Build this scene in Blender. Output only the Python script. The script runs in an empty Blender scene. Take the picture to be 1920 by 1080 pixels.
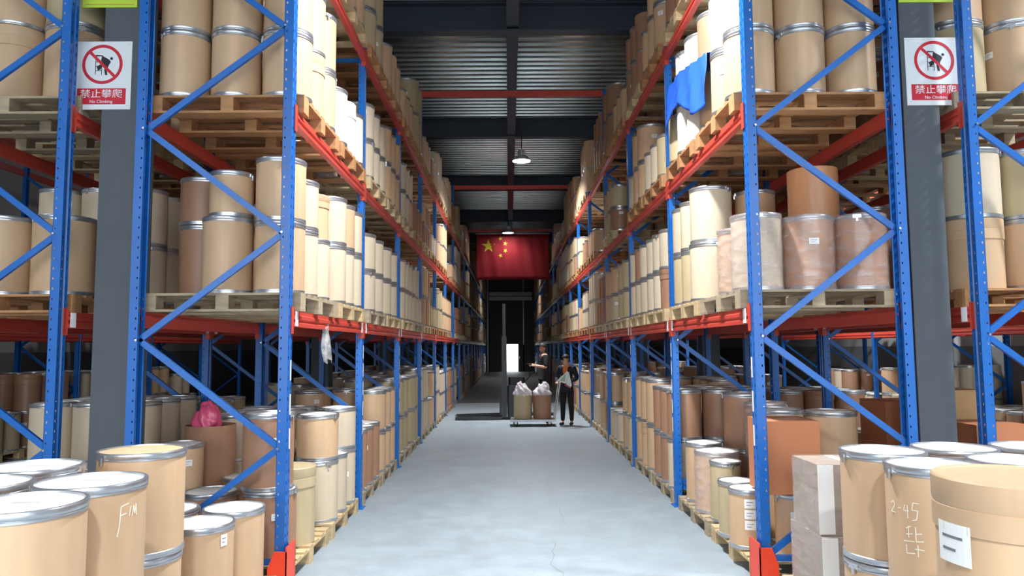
import bpy, bmesh, math, random
from mathutils import Vector, Matrix
from mathutils.bvhtree import BVHTree

random.seed(11)
PI = math.pi
S = bpy.context.scene
C = S.collection

# ------------------------------------------------------------------ camera
CAM = Vector((-0.0932, 0.0, 1.7314))
FWD = Vector((0.00478664, 0.996654, 0.08159594)).normalized()
RIGHT = Vector((0.99996859, -0.00425509, -0.00668702)).normalized()
UP = RIGHT.cross(FWD).normalized()
RIGHT = FWD.cross(UP).normalized()
cd = bpy.data.cameras.new('camera')
cam = bpy.data.objects.new('camera', cd)
C.objects.link(cam)
M = Matrix((RIGHT, UP, -FWD)).transposed().to_4x4()
M.translation = CAM
cam.matrix_world = M
cd.sensor_width = 36.0
cd.lens = 25.61
cd.clip_end = 300
S.camera = cam

# ------------------------------------------------------------------ world, view, big lights
w = bpy.data.worlds.new('world')
S.world = w
w.use_nodes = True
nt = w.node_tree
bg = nt.nodes['Background']
tc = nt.nodes.new('ShaderNodeTexCoord')
sx = nt.nodes.new('ShaderNodeSeparateXYZ')
rp = nt.nodes.new('ShaderNodeValToRGB')
rp.color_ramp.elements[0].position = 0.45
rp.color_ramp.elements[0].color = (0.35, 0.36, 0.36, 1)
rp.color_ramp.elements[1].position = 0.62
rp.color_ramp.elements[1].color = (0.86, 0.93, 1.0, 1)
mr = nt.nodes.new('ShaderNodeMapRange')
mr.inputs['From Min'].default_value = -1
nt.links.new(tc.outputs['Generated'], sx.inputs[0])
nt.links.new(sx.outputs['Z'], mr.inputs['Value'])
nt.links.new(mr.outputs[0], rp.inputs[0])
nt.links.new(rp.outputs[0], bg.inputs['Color'])
bg.inputs['Strength'].default_value = 5.0

vs = S.view_settings
vs.view_transform = 'Standard'
vs.look = 'None'
vs.exposure = 0.2
vs.gamma = 1.0
vs.use_curve_mapping = False
LAMP_POWER = 360.0
HALF_W = 9.8
Y_BACK, Y_FAR = -9.0, 53.0

# portal over the open loading end behind the camera
pl = bpy.data.lights.new('loading_opening_portal', 'AREA')
pl.shape = 'RECTANGLE'
pl.size = 2 * HALF_W
pl.size_y = 7.4
pl.cycles.is_portal = True
po = bpy.data.objects.new('loading_opening_portal', pl)
C.objects.link(po)
po.location = (0, Y_BACK - 0.02, 3.7)
po.rotation_euler = (PI / 2, 0, 0)      # points to +Y

# ------------------------------------------------------------------ materials
def lin(r, g, b):
    f = lambda c: (c / 255.0 / 12.92) if c / 255.0 <= 0.04045 else ((c / 255.0 + 0.055) / 1.055) ** 2.4
    return (f(r), f(g), f(b), 1.0)

def mat(name, col, rough=0.6, metal=0.0, noise=0.0, nscale=6.0, stretch=(1, 1, 1), bump=0.0, bscale=40.0,
        emit=None, estr=0.0, coord='Object', spec=None, trans=0.0, alpha=1.0, rand=0.0):
    m = bpy.data.materials.new(name)
    m.use_nodes = True
    n = m.node_tree
    b = n.nodes['Principled BSDF']
    b.inputs['Base Color'].default_value = col
    b.inputs['Roughness'].default_value = rough
    b.inputs['Metallic'].default_value = metal
    if spec is not None:
        b.inputs['Specular IOR Level'].default_value = spec
    if trans:
        b.inputs['Transmission Weight'].default_value = trans
    if alpha < 1:
        b.inputs['Alpha'].default_value = alpha
    if emit:
        b.inputs['Emission Color'].default_value = emit
        b.inputs['Emission Strength'].default_value = estr
    if noise or bump or rand:
        t = n.nodes.new('ShaderNodeTexCoord')
        mp = n.nodes.new('ShaderNodeMapping')
        mp.inputs['Scale'].default_value = stretch
        n.links.new(t.outputs[coord], mp.inputs[0])
    if noise or rand:
        tx = n.nodes.new('ShaderNodeTexNoise')
        tx.inputs['Scale'].default_value = nscale
        tx.inputs['Detail'].default_value = 5
        n.links.new(mp.outputs[0], tx.inputs[0])
        hs = n.nodes.new('ShaderNodeHueSaturation')
        hs.inputs['Color'].default_value = col
        ml = n.nodes.new('ShaderNodeMapRange')
        ml.inputs['From Min'].default_value = 0.25
        ml.inputs['From Max'].default_value = 0.75
        ml.inputs['To Min'].default_value = 1 - noise
        ml.inputs['To Max'].default_value = 1 + noise
        n.links.new(tx.outputs[0], ml.inputs[0])
        last = ml.outputs[0]
        if rand:
            oi = n.nodes.new('ShaderNodeObjectInfo')
            m2 = n.nodes.new('ShaderNodeMapRange')
            m2.inputs['To Min'].default_value = 1 - rand
            m2.inputs['To Max'].default_value = 1 + rand
            n.links.new(oi.outputs['Random'], m2.inputs[0])
            mm = n.nodes.new('ShaderNodeMath')
            mm.operation = 'MULTIPLY'
            n.links.new(last, mm.inputs[0])
            n.links.new(m2.outputs[0], mm.inputs[1])
            last = mm.outputs[0]
        n.links.new(last, hs.inputs['Value'])
        n.links.new(hs.outputs[0], b.inputs['Base Color'])
    if bump:
        t2 = n.nodes.new('ShaderNodeTexNoise')
        t2.inputs['Scale'].default_value = bscale
        t2.inputs['Detail'].default_value = 3
        n.links.new(mp.outputs[0], t2.inputs[0])
        bp = n.nodes.new('ShaderNodeBump')
        bp.inputs['Strength'].default_value = bump
        bp.inputs['Distance'].default_value = 0.01
        n.links.new(t2.outputs[0], bp.inputs['Height'])
        n.links.new(bp.outputs[0], b.inputs['Normal'])
    return m

KRAFT = {
    'tan': mat('kraft_tan', lin(202, 168, 133), 0.5, noise=0.06, nscale=5, stretch=(4, 4, .6), rand=0.06),
    'pale': mat('kraft_pale', lin(206, 190, 165), 0.5, noise=0.05, nscale=5, stretch=(4, 4, .6), rand=0.05),
    'olive': mat('kraft_olive', lin(184, 167, 132), 0.5, noise=0.06, nscale=5, stretch=(4, 4, .6), rand=0.06),
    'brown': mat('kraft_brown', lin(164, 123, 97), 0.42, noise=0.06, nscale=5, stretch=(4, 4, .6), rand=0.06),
    'amber': mat('kraft_amber', lin(192, 136, 94), 0.32, noise=0.06, nscale=5, stretch=(4, 4, .6), rand=0.05),
    'white': mat('kraft_overexposed', lin(228, 222, 208), 0.45, noise=0.03, nscale=5, stretch=(4, 4, .6), rand=0.03),  # near-white kraft: overexposure under the lamps put into the drum colour
}
RIM = mat('galvanised_rim', lin(190, 193, 198), 0.33, 0.85, noise=0.10, nscale=12, stretch=(1, 1, 1))
LID = mat('lid_fibre', lin(240, 240, 238), 0.5, noise=0.05, nscale=9)
LIDTAN = mat('lid_kraft', lin(205, 180, 140), 0.6, noise=0.05, nscale=9)
GHOST = mat('lid_stamp', lin(186, 186, 182), 0.6)
PAPER = mat('paper_label', lin(240, 240, 238), 0.6)
PRINT = mat('label_print', lin(120, 120, 125), 0.6)
CHALK = mat('chalk', lin(238, 232, 215), 0.9)
BLUE = mat('rack_blue', lin(16, 100, 184), 0.34, noise=0.12, nscale=3, bump=0.03, bscale=60, spec=0.6)
RED = mat('rack_red', lin(196, 68, 54), 0.42, noise=0.08, nscale=3, spec=0.6)
SILVER = mat('rack_silver', lin(175, 175, 178), 0.35, 0.6, noise=0.15, nscale=3)
ORANGE = mat('guard_orange', lin(232, 66, 36), 0.4, noise=0.05, nscale=5)
WOOD = {
    'pale': mat('wood_pale', lin(196, 172, 132), 0.75, noise=0.18, nscale=4, stretch=(2, 9, 9), bump=0.2, bscale=30, rand=0.12),
    'grey': mat('wood_grey', lin(166, 150, 124), 0.8, noise=0.2, nscale=4, stretch=(2, 9, 9), bump=0.2, bscale=30, rand=0.12),
    'orange': mat('wood_orange', lin(178, 130, 86), 0.7, noise=0.2, nscale=4, stretch=(2, 9, 9), bump=0.2, bscale=30, rand=0.1),
}
STEEL = mat('column_grey', lin(84, 90, 96), 0.6, noise=0.07, nscale=5)
BEAMG = mat('beam_grey', lin(52, 60, 72), 0.5, noise=0.08, nscale=2)
CEIL = mat('galvanised_deck', lin(176, 180, 176), 0.26, 0.9, noise=0.22, nscale=1.6, stretch=(.6, 3, 1), coord='Object')
DARK = mat('dark_plastic', lin(30, 31, 34), 0.5)
BLACK = mat('black_rubber', lin(18, 18, 19), 0.7)
CHROME = mat('bright_metal', lin(205, 208, 212), 0.25, 0.9)
CARTON = mat('carton_brown', lin(186, 118, 80), 0.7, noise=0.04, nscale=3)
CARTON2 = mat('carton_kraft', lin(188, 150, 106), 0.7, noise=0.04, nscale=3)
CARTON3 = mat('carton_grey', lin(158, 146, 130), 0.7, noise=0.04, nscale=3)
TARP = mat('blue_tarp', lin(40, 92, 205), 0.5, noise=0.05, nscale=4, bump=0.3, bscale=8)
PINK = mat('pink_bag', lin(208, 84, 120), 0.3, noise=0.1, nscale=8, bump=0.4, bscale=14)

def film_mat(name, col, fac_lo, fac_hi, rough=0.2):
    m = bpy.data.materials.new(name)
    m.use_nodes = True
    n = m.node_tree
    b = n.nodes['Principled BSDF']
    b.inputs['Base Color'].default_value = col
    b.inputs['Roughness'].default_value = rough
    b.inputs['Specular IOR Level'].default_value = 0.9
    tr = n.nodes.new('ShaderNodeBsdfTransparent')
    mx = n.nodes.new('ShaderNodeMixShader')
    t = n.nodes.new('ShaderNodeTexCoord')
    mp = n.nodes.new('ShaderNodeMapping')
    mp.inputs['Scale'].default_value = (1.2, 1.2, 3.5)
    tx = n.nodes.new('ShaderNodeTexNoise')
    tx.inputs['Scale'].default_value = 5
    tx.inputs['Detail'].default_value = 3
    rmp = n.nodes.new('ShaderNodeMapRange')
    rmp.inputs['From Min'].default_value = 0.3
    rmp.inputs['From Max'].default_value = 0.7
    rmp.inputs['To Min'].default_value = fac_lo
    rmp.inputs['To Max'].default_value = fac_hi
    bp = n.nodes.new('ShaderNodeBump')
    bp.inputs['Strength'].default_value = 0.7
    bp.inputs['Distance'].default_value = 0.012
    n.links.new(t.outputs['Object'], mp.inputs[0])
    n.links.new(mp.outputs[0], tx.inputs[0])
    n.links.new(tx.outputs[0], rmp.inputs[0])
    n.links.new(tx.outputs[0], bp.inputs['Height'])
    n.links.new(bp.outputs[0], b.inputs['Normal'])
    n.links.new(rmp.outputs[0], mx.inputs[0])
    n.links.new(tr.outputs[0], mx.inputs[1])
    n.links.new(b.outputs[0], mx.inputs[2])
    n.links.new(mx.outputs[0], n.nodes['Material Output'].inputs[0])
    return m
FILM = film_mat('stretch_film', lin(214, 196, 190), 0.12, 0.5, 0.16)
BAGFILM = film_mat('clear_bag', lin(232, 226, 232), 0.45, 0.95, 0.3)
SCRAP = film_mat('clear_scrap', lin(200, 200, 200), 0.1, 0.5, 0.25)

# ------------------------------------------------------------------ mesh helpers
class MB:
    """collects faces; build() links them as one mesh object"""
    def __init__(s):
        s.v, s.f, s.m, s.sm, s.mats = [], [], [], [], []
    def mi(s, m):
        if m not in s.mats:
            s.mats.append(m)
        return s.mats.index(m)
    def add(s, vs, fs, m, smooth=False, T=None):
        o = len(s.v)
        if T is not None:
            vs = [T @ Vector(v) for v in vs]
        s.v += [tuple(v) for v in vs]
        k = s.mi(m)
        for f in fs:
            s.f.append(tuple(i + o for i in f)); s.m.append(k); s.sm.append(smooth)
        return s
    def box(s, x0, x1, y0, y1, z0, z1, m, T=None):
        v = [(x0, y0, z0), (x1, y0, z0), (x1, y1, z0), (x0, y1, z0), (x0, y0, z1), (x1, y0, z1), (x1, y1, z1), (x0, y1, z1)]
        f = [(0, 3, 2, 1), (4, 5, 6, 7), (0, 1, 5, 4), (1, 2, 6, 5), (2, 3, 7, 6), (3, 0, 4, 7)]
        return s.add(v, f, m, T=T)
    def cbox(s, x0, x1, y0, y1, z0, z1, m, c=0.006):
        """box with its four vertical edges chamfered"""
        p = [(x0 + c, y0), (x1 - c, y0), (x1, y0 + c), (x1, y1 - c), (x1 - c, y1), (x0 + c, y1), (x0, y1 - c), (x0, y0 + c)]
        return s.extrude([(a, b) for a, b in p], z0, z1, m, 'z')
    def extrude(s, prof, a, b, m, axis='y', T=None):
        n = len(prof)
        def put(p, t):
            if axis == 'y': return (p[0], t, p[1])
            if axis == 'z': return (p[0], p[1], t)
            return (t, p[0], p[1])
        v = [put(p, a) for p in prof] + [put(p, b) for p in prof]
        f = [(i, (i + 1) % n, n + (i + 1) % n, n + i) for i in range(n)]
        f += [tuple(range(n))[::-1], tuple(range(n, 2 * n))]
        return s.add(v, f, m, T=T)
    def lathe(s, prof, m, seg=32, smooth=True, cap0=False, cap1=False, T=None, caps_flat=True):
        v, f = [], []
        for r, z in prof:
            for k in range(seg):
                a = 2 * PI * k / seg
                v.append((r * math.cos(a), r * math.sin(a), z))
        for i in range(len(prof) - 1):
            for k in range(seg):
                k2 = (k + 1) % seg
                f.append((i * seg + k, i * seg + k2, (i + 1) * seg + k2, (i + 1) * seg + k))
        s.add(v, f, m, smooth, T)
        if cap0:
            r, z = prof[0]
            s.add([(r * math.cos(2 * PI * k / seg), r * math.sin(2 * PI * k / seg), z) for k in range(seg)], [tuple(range(seg))[::-1]], m, False, T)
        if cap1:
            r, z = prof[-1]
            s.add([(r * math.cos(2 * PI * k / seg), r * math.sin(2 * PI * k / seg), z) for k in range(seg)], [tuple(range(seg))], m, False, T)
        return s
    def bar(s, p, q, wx, wz, m):
        """rectangular bar between two points"""
        p, q = Vector(p), Vector(q)
        d = (q - p)
        L = d.length
        T = Matrix.Translation(p) @ d.to_track_quat('Z', 'Y').to_matrix().to_4x4()
        return s.box(-wx / 2, wx / 2, -wz / 2, wz / 2, 0, L, m, T)
    def tube(s, p, q, r, m, seg=10):
        p, q = Vector(p), Vector(q)
        d = q - p
        T = Matrix.Translation(p) @ d.to_track_quat('Z', 'Y').to_matrix().to_4x4()
        return s.lathe([(r, 0), (r, d.length)], m, seg, True, True, True, T)
    def mesh(s, name):
        me = bpy.data.meshes.new(name)
        me.from_pydata(s.v, [], s.f)
        for m in s.mats:
            me.materials.append(m)
        me.polygons.foreach_set('material_index', s.m)
        me.polygons.foreach_set('use_smooth', s.sm)
        me.update()
        if any(s.sm):
            me.set_sharp_from_angle(angle=math.radians(38))
        return me
    def build(s, name, parent=None, loc=(0, 0, 0), rot=(0, 0, 0)):
        return put(name, s.mesh(name), parent, loc, rot)

def put(name, mesh, parent=None, loc=(0, 0, 0), rot=(0, 0, 0), scale=None):
    o = bpy.data.objects.new(name, mesh)
    C.objects.link(o)
    if parent is not None:
        o.parent = parent
    o.location = loc
    o.rotation_euler = rot
    if scale:
        o.scale = scale
    return o

def tag(o, label=None, cat=None, group=None, kind=None):
    if label: o['label'] = label
    if cat: o['category'] = cat
    if group: o['group'] = group
    if kind: o['kind'] = kind
    return o

def thing(name, label, cat, loc=(0, 0, 0), rot=(0, 0, 0), group=None):
    return tag(put(name, None, None, loc, rot), label, cat, group)

def structure(name, mb, label=None, loc=(0, 0, 0)):
    return tag(mb.build(name, None, loc), label, None, None, 'structure')

# ------------------------------------------------------------------ layout constants
Y0, BAY, UW, UD = 5.36, 2.7, 0.10, 0.07       # first frame, pitch, upright width along y, depth along x
ZL = [0.0, 2.02, 3.56, 5.11]                  # tops of the beams
X1 = 1.712                                     # aisle face of the aisle racks
ROOF = 7.5
NB = 17

# ------------------------------------------------------------------ setting
FLOORM = mat('concrete_floor', lin(150, 162, 170), 0.42, noise=0.07, nscale=0.9, bump=0.05, bscale=30, spec=0.45)
def stain_floor(m):
    n = m.node_tree
    b = n.nodes['Principled BSDF']
    src = b.inputs['Base Color'].links[0].from_socket
    t = n.nodes.new('ShaderNodeTexCoord')
    tx = n.nodes.new('ShaderNodeTexNoise')
    tx.inputs['Scale'].default_value = 3.5
    tx.inputs['Detail'].default_value = 8
    tx.inputs['Roughness'].default_value = 0.7
    rm = n.nodes.new('ShaderNodeValToRGB')
    rm.color_ramp.elements[0].position = 0.42
    rm.color_ramp.elements[0].color = (0.88, 0.86, 0.86, 1)
    rm.color_ramp.elements[1].position = 0.6
    rm.color_ramp.elements[1].color = (1, 1, 1, 1)
    mx = n.nodes.new('ShaderNodeMix')
    mx.data_type = 'RGBA'
    mx.blend_type = 'MULTIPLY'
    mx.inputs[0].default_value = 1
    n.links.new(t.outputs['Object'], tx.inputs[0])
    n.links.new(tx.outputs[0], rm.inputs[0])
    n.links.new(src, mx.inputs[6])
    n.links.new(rm.outputs[0], mx.inputs[7])
    n.links.new(mx.outputs[2], b.inputs['Base Color'])
    rr = n.nodes.new('ShaderNodeMapRange')
    rr.inputs['To Min'].default_value = 0.32
    rr.inputs['To Max'].default_value = 0.6
    n.links.new(tx.outputs[0], rr.inputs[0])
    n.links.new(rr.outputs[0], b.inputs['Roughness'])
stain_floor(FLOORM)
FLOOR2 = mat('shaded_concrete', lin(92, 88, 88), 0.6, noise=0.1, nscale=1.2)  # far slab darker, partly shade painted into its colour
floor = structure('floor', MB().box(-HALF_W, HALF_W, Y_BACK, 23.0, -0.2, 0, FLOORM), 'smooth pale blue-grey concrete floor')
structure('floor', MB().box(-HALF_W, HALF_W, 23.03, Y_FAR, -0.2, 0, FLOOR2), 'concrete floor of the far section, its dark tone partly painted shade')
structure('trim_1', MB().box(-HALF_W, HALF_W, 23.0, 23.03, -0.2, 0.004, CHROME), 'thin metal joint strip across the floor')
structure('ground', MB().box(-40, 40, -40, Y_BACK, -0.3, -0.02, FLOORM).box(-40, 40, Y_FAR + .2, 90, -0.3, -0.02, FLOORM), 'pale paved yard outside')

def ribbon(pts, wd, z=0.0015):
    v, f = [], []
    for i, (x, y) in enumerate(pts):
        a = pts[max(i - 1, 0)]; b = pts[min(i + 1, len(pts) - 1)]
        d = Vector((b[0] - a[0], b[1] - a[1]))
        d.normalize()
        nx, ny = -d.y * wd / 2, d.x * wd / 2
        v += [(x + nx, y + ny, z), (x - nx, y - ny, z)]
    for i in range(len(pts) - 1):
        f.append((2 * i, 2 * i + 1, 2 * i + 3, 2 * i + 2))
    return v, f
CRACK = mat('crack', lin(120, 118, 112), 0.9)
for x0, ya, yb, wd in ((0.27, 4.9, 6.7, .0035), (0.45, 7.3, 9.8, .002)):
    pts, x, y = [], x0, ya
    while y < yb:
        pts.append((x, y)); y += random.uniform(.05, .12); x += random.uniform(-.035, .035)
    v, f = ribbon(pts, wd)
    MB().add(v, f, CRACK).build('crack', floor)

# ceiling deck: trapezoid corrugation, ribs across the aisle
mb = MB()
prof, y = [], Y_BACK
while y < Y_FAR:
    prof += [(y, ROOF), (y + .09, ROOF), (y + .115, ROOF + .075), (y + .21, ROOF + .075)]
    y += 0.235
v = [(x, a, b) for x in (-HALF_W - .2, HALF_W + .2) for a, b in prof]
n = len(prof)
mb.add(v, [(i, i + 1, n + i + 1, n + i) for i in range(n - 1)], CEIL)
mb.box(-HALF_W - .2, HALF_W + .2, Y_BACK, Y_FAR, ROOF + .09, ROOF + .15, BEAMG)
structure('ceiling', mb, 'corrugated galvanised metal roof deck')
COLY = [5.70 + 6.15 * k for k in range(-2, 8)]
for yy in COLY:
    m2 = MB()
    m2.extrude([(yy - .11, 7.0), (yy + .11, 7.0), (yy + .11, 7.025), (yy + .008, 7.03), (yy + .008, 7.46), (yy + .11, 7.47), (yy + .11, 7.495), (yy - .11, 7.495),
                (yy - .11, 7.47), (yy - .008, 7.46), (yy - .008, 7.03), (yy - .11, 7.025)], -HALF_W, HALF_W, BEAMG, 'x')
    structure('ceiling_beam', m2, 'dark grey steel roof beam across the aisle')
structure('ceiling_beam', MB().box(-.10, .10, Y_BACK, Y_FAR, 7.05, 7.25, BEAMG), 'dark grey steel beam running along the ridge')
def column(x, y):
    a, t = .14, .014
    p = [(-a, -a), (a, -a), (a, -a + t), (t / 2, -a + t), (t / 2, a - t), (a, a - t), (a, a), (-a, a), (-a, a - t), (-t / 2, a - t), (-t / 2, -a + t), (-a, -a + t)]
    c = structure('steel_column', MB().extrude(p, 0, 7.0, STEEL, 'z'), 'dark grey steel building column between the racks', (x, y, 0))
    MB().box(-.2, .2, -.2, .2, 0, .02, STEEL).build('base_plate', c)
    return c
cols = {}
for yy in COLY[2:]:
    for x in (-3.115, 3.15):
        cols[(x > 0, round(yy, 1))] = column(x, yy)

WALLM = mat('wall_plaster', lin(176, 176, 176), 0.8, noise=0.05, nscale=1.5)
WALLD = mat('wall_dado', lin(120, 121, 122), 0.8, noise=0.06, nscale=1.5)
PANEL = mat('wall_panel', lin(84, 88, 92), 0.5, noise=0.06, nscale=1)
for s, nm in ((-1, 'wall_left'), (1, 'wall_right')):
    wl = structure(nm, MB().box(min(s * HALF_W, s * (HALF_W + .2)), max(s * HALF_W, s * (HALF_W + .2)), Y_BACK, Y_FAR, 0, ROOF, WALLM), 'grey plastered side wall')
    MB().box(min(s * (HALF_W - .03), s * HALF_W), max(s * (HALF_W - .03), s * HALF_W), Y_BACK, Y_FAR, 0, 1.7, WALLD).build('panel', wl)
wf = structure('wall_far', MB().box(-HALF_W, -.36, Y_FAR, Y_FAR + .2, 0, ROOF, PANEL).box(.58, HALF_W, Y_FAR, Y_FAR + .2, 0, ROOF, PANEL)
               .box(-.36, .58, Y_FAR, Y_FAR + .2, 1.98, ROOF, PANEL), 'dark metal end wall with a bright doorway')
for x in (-1.62, .98, -6, 6):
    MB().box(x - .04, x + .04, Y_FAR - .06, Y_FAR, 0, ROOF, SILVER).build('wall_post', wf)
for z in (2.2, 3.0, 3.8):
    MB().box(-HALF_W, HALF_W, Y_FAR - .05, Y_FAR, z - .03, z + .03, STEEL).build('girt', wf)
MB().box(-1.5, 1.6, Y_FAR - .4, Y_FAR, 5.15, 5.75, SILVER).box(-1.5, 1.6, Y_FAR - .42, Y_FAR - .38, 5.4, 5.46, STEEL).build('shutter_housing', wf)
dr = structure('door_1', MB().box(.60, 1.5, Y_FAR - .06, Y_FAR - .02, .02, 1.96, PANEL), 'dark sliding door leaf pushed open')
MB().box(.66, .70, Y_FAR - .1, Y_FAR - .06, .9, 1.1, CHROME).build('door_handle', dr)

# ------------------------------------------------------------------ racks
def upright_mesh(H, sgn):
    """perforated omega post; aisle face at x=0 looks to -sgn*x, post goes to x=sgn*UD; y 0..UW"""
    mb = MB()
    P = 0.075
    nrow = int((H - .1) / P)
    def strip(fn, cuts, hole_cols, hh=0.026):
        # fn(u) -> (x,y); cuts: u values; hole_cols: indices of u-intervals that are perforated
        v, f = [], []
        rows = [0.0]
        for k in range(nrow):
            z = .08 + k * P
            rows += [z, z + hh]
        rows.append(H)
        nu = len(cuts)
        for z in rows:
            for u in cuts:
                x, y = fn(u)
                v.append((x, y, z))
        for i in range(len(rows) - 1):
            hole = (i % 2 == 1)
            for j in range(nu - 1):
                if hole and j in hole_cols:
                    continue
                f.append((i * nu + j, i * nu + j + 1, (i + 1) * nu + j + 1, (i + 1) * nu + j))
        mb.add(v, f, BLUE)
    def front(u):
        g = .013 if .042 < u < .058 else 0
        return (sgn * g, u)
    strip(front, [0, .014, .026, .036, .043, .057, .064, .074, .086, .1], (1, 7))
    for y in (0.0, UW):
        strip(lambda u, y=y: (sgn * u, y), [0, .046, .055, .07], (1,), .016)
    # rear lips and dark inside web that closes the section behind the slots
    for a, b in ((0, .02), (UW - .02, UW)):
        mb.box(min(sgn * UD, sgn * (UD - .002)), max(sgn * UD, sgn * (UD - .002)), a, b, 0, H, BLUE)
    x0, x1 = sgn * -.03, sgn * (UD + .03)
    mb.box(min(x0, x1), max(x0, x1), -.03, UW + .03, 0, .012, BLUE)
    return mb.mesh('upright')

def beam_mesh(L, sgn, m):
    """box beam with a stepped face towards -sgn*x; origin at top of beam, x=0 the face"""
    p = [(.014, 0), (.014, -.03), (0, -.038), (0, -.062), (.012, -.07), (.012, -.084), (0, -.092), (0, -.12), (.05, -.12), (.05, -.03), (.035, -.03), (.035, 0)]
    return MB().extrude([(sgn * a, b) for a, b in p], 0, L, m, 'y').mesh('beam')

MESH = {}
def cached(key, fn):
    if key not in MESH:
        MESH[key] = fn()
    return MESH[key]

LBL = mat('sticker_white', lin(236, 236, 238), 0.5)
def make_rack(name_label, s, xf, nb, near, tall=(0, 3, 6, 9, 12, 15), beams_until=7, open_front=True):
    """s: side (+1 right); xf: |x| of the face nearer the aisle; depth 1.17"""
    depth = 1.17
    r = thing('pallet_rack', name_label, 'rack', (s * xf, Y0, 0))
    for i in range(nb + 1):
        H = 6.6 if i in tall else 5.22
        y = i * BAY
        f = put('upright', cached(('up', H, s), lambda: upright_mesh(H, s)), r, (0, y, 0))
        b = put('upright', cached(('up', H, -s), lambda: upright_mesh(H, -s)), r, (s * depth, y, 0))
        # zigzag bracing
        xa, xb = s * (UD - .01), s * (depth - UD + .01)
        nodes, k = [], 0
        z = .22
        while z < H - .1:
            # nodes on the left post of the frame at .22+1.58k, on the right post .79 later
            nodes.append(z); z += .7925
        def brace_mb(mbx, k):
            za, zb = nodes[k], nodes[k + 1]
            left_first = (k % 2 == 0)
            xl, xr = min(xa, xb), max(xa, xb)
            if s < 0:                              # L: outer(left) post low node first
                p, q = ((xl, za), (xr, zb)) if left_first else ((xr, za), (xl, zb))
            else:
                p, q = ((xl, za), (xr, zb)) if left_first else ((xr, za), (xl, zb))
            mbx.bar((p[0], .05, p[1]), (q[0], .05, q[1]), .028, .045, BLUE)
        if i < near:
            for k in range(len(nodes) - 1):
                bm_ = MB(); brace_mb(bm_, k)
                bo = bm_.build('brace', r, (0, y, 0))
                if i < 2:
                    MB().tube((min(xa, xb) if (k % 2) else max(xa, xb), .02, nodes[k + 1]), (min(xa, xb) if (k % 2) else max(xa, xb), -.012, nodes[k + 1]), .009, CHROME, 6).build('bolt', bo)
            for z in (.2, H - .2):
                MB().box(min(xa, xb), max(xa, xb), .03, .07, z - .02, z + .02, BLUE).build('brace', r, (0, y, 0))
        else:
            bm_ = MB()
            for k in range(len(nodes) - 1):
                brace_mb(bm_, k)
            bm_.build('bracing', r, (0, y, 0))
    for i in range(nb):
        bmat = RED if i < beams_until else SILVER
        y = i * BAY + UW
        L = BAY - UW
        for z in ZL[1:]:
            for x, sg in ((0, s), (s * depth, -s)):
                me = cached(('beam', sg, bmat.name), lambda: beam_mesh(L, sg, bmat))
                bo = put('beam', me, r, (x - sg * .012, y, z))
                if i < near + 2:
                    def conn(e, sg=sg, bmat=bmat):
                        cm = MB()
                        d_ = 1 if e else -1
                        ya, yb = sorted((0, d_ * .047))
                        cm.box(*sorted((sg * .002, sg * .009)), ya, yb, -.175, .03, bmat)
                        ya, yb = sorted((0, -d_ * .006))
                        cm.box(*sorted((sg * .002, sg * .05)), ya, yb, -.175, .03, bmat)
                        return cm.mesh('connector')
                    for e in (0, 1):
                        put('connector', cached(('conn', sg, bmat.name, e), lambda: conn(e)), bo, (0, L * e, 0))
                if i < near and z == ZL[1] and x == 0:
                    for ya in (.03, L - .1):
                        MB().box(min(-sg * .003, 0), max(-sg * .003, 0), ya, ya + .07, -.115, -.004, LBL).build('label_sticker', bo)
    return r

rackL = make_rack('blue and red pallet rack along the left of the central aisle', -1, X1, NB, 4)
rackR = make_rack('blue and red pallet rack along the right of the central aisle', 1, X1, NB, 4)
rackLL = make_rack('blue and red pallet rack backing the left aisle rack, beyond the column', -1, 3.40, 9, 2, tall=(), beams_until=20)
rackRR = make_rack('blue and red pallet rack backing the right aisle rack, beyond the column', 1, 3.385, 9, 2, tall=(), beams_until=20)
rackL3 = make_rack('far left pallet rack across the next aisle', -1, 8.0, 6, 0, tall=(), beams_until=20)
rackR3 = make_rack('far right pallet rack across the next aisle, by the wall', 1, 8.0, 6, 0, tall=(), beams_until=20)

# orange post guards on the first aisle uprights, white sticker strips on the next ones
for s, r in ((-1, rackL), (1, rackR)):
    g = MB()
    # camera-facing plate with clipped corner, aisle-side plate, far plate
    xa, xi = -s * .035, s * .10
    pts = [(xa, 0), (xi, 0), (xi, .18), (xi - s * .045, .30), (xa, .30)]
    g.extrude([(x, z) for x, z in pts], -.06, -.052, ORANGE, 'y')
    g.extrude([(x, z) for x, z in pts], .152, .16, ORANGE, 'y')
    g.box(min(xa, xa + s * .008), max(xa, xa + s * .008), -.06, .16, 0, .33, ORANGE)
    g.box(min(xa - s * .05, xa), max(xa - s * .05, xa), -.07, .17, 0, .008, ORANGE)
    g.build('post_guard', r)
    for i in range(0, 6):
        for z0 in ((1.5, 1.25, 1.0) if i == 0 else (1.62, 1.42, 1.22, 1.0, .8)):
            MB().box(min(-s * .002, 0), max(-s * .002, 0), .062, .088, z0, z0 + .15, LBL).build('sticker_strip', r, (0, i * BAY, 0))

# red tie bars across the aisle at the tops of the tall uprights
TIES = {}
for i, wd in ((3, 'nearest'), (6, 'second'), (9, 'third, above the flag')):
    t = thing('tie_beam', 'red steel bar across the aisle joining both rack tops, ' + wd, 'beam', (0, Y0 + i * BAY + .02, 6.54))
    MB().extrude([(0, -.055), (.05, -.055), (.05, .055), (0, .055)], -X1 + .002, X1 - .002, RED, 'x').build('bar', t)
    for s in (-1, 1):
        MB().box(min(s * X1, s * (X1 - .006)), max(s * X1, s * (X1 - .006)), -.03, .08, -.09, .09, RED).build('end_plate', t, (s * -.001, 0, 0))

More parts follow.
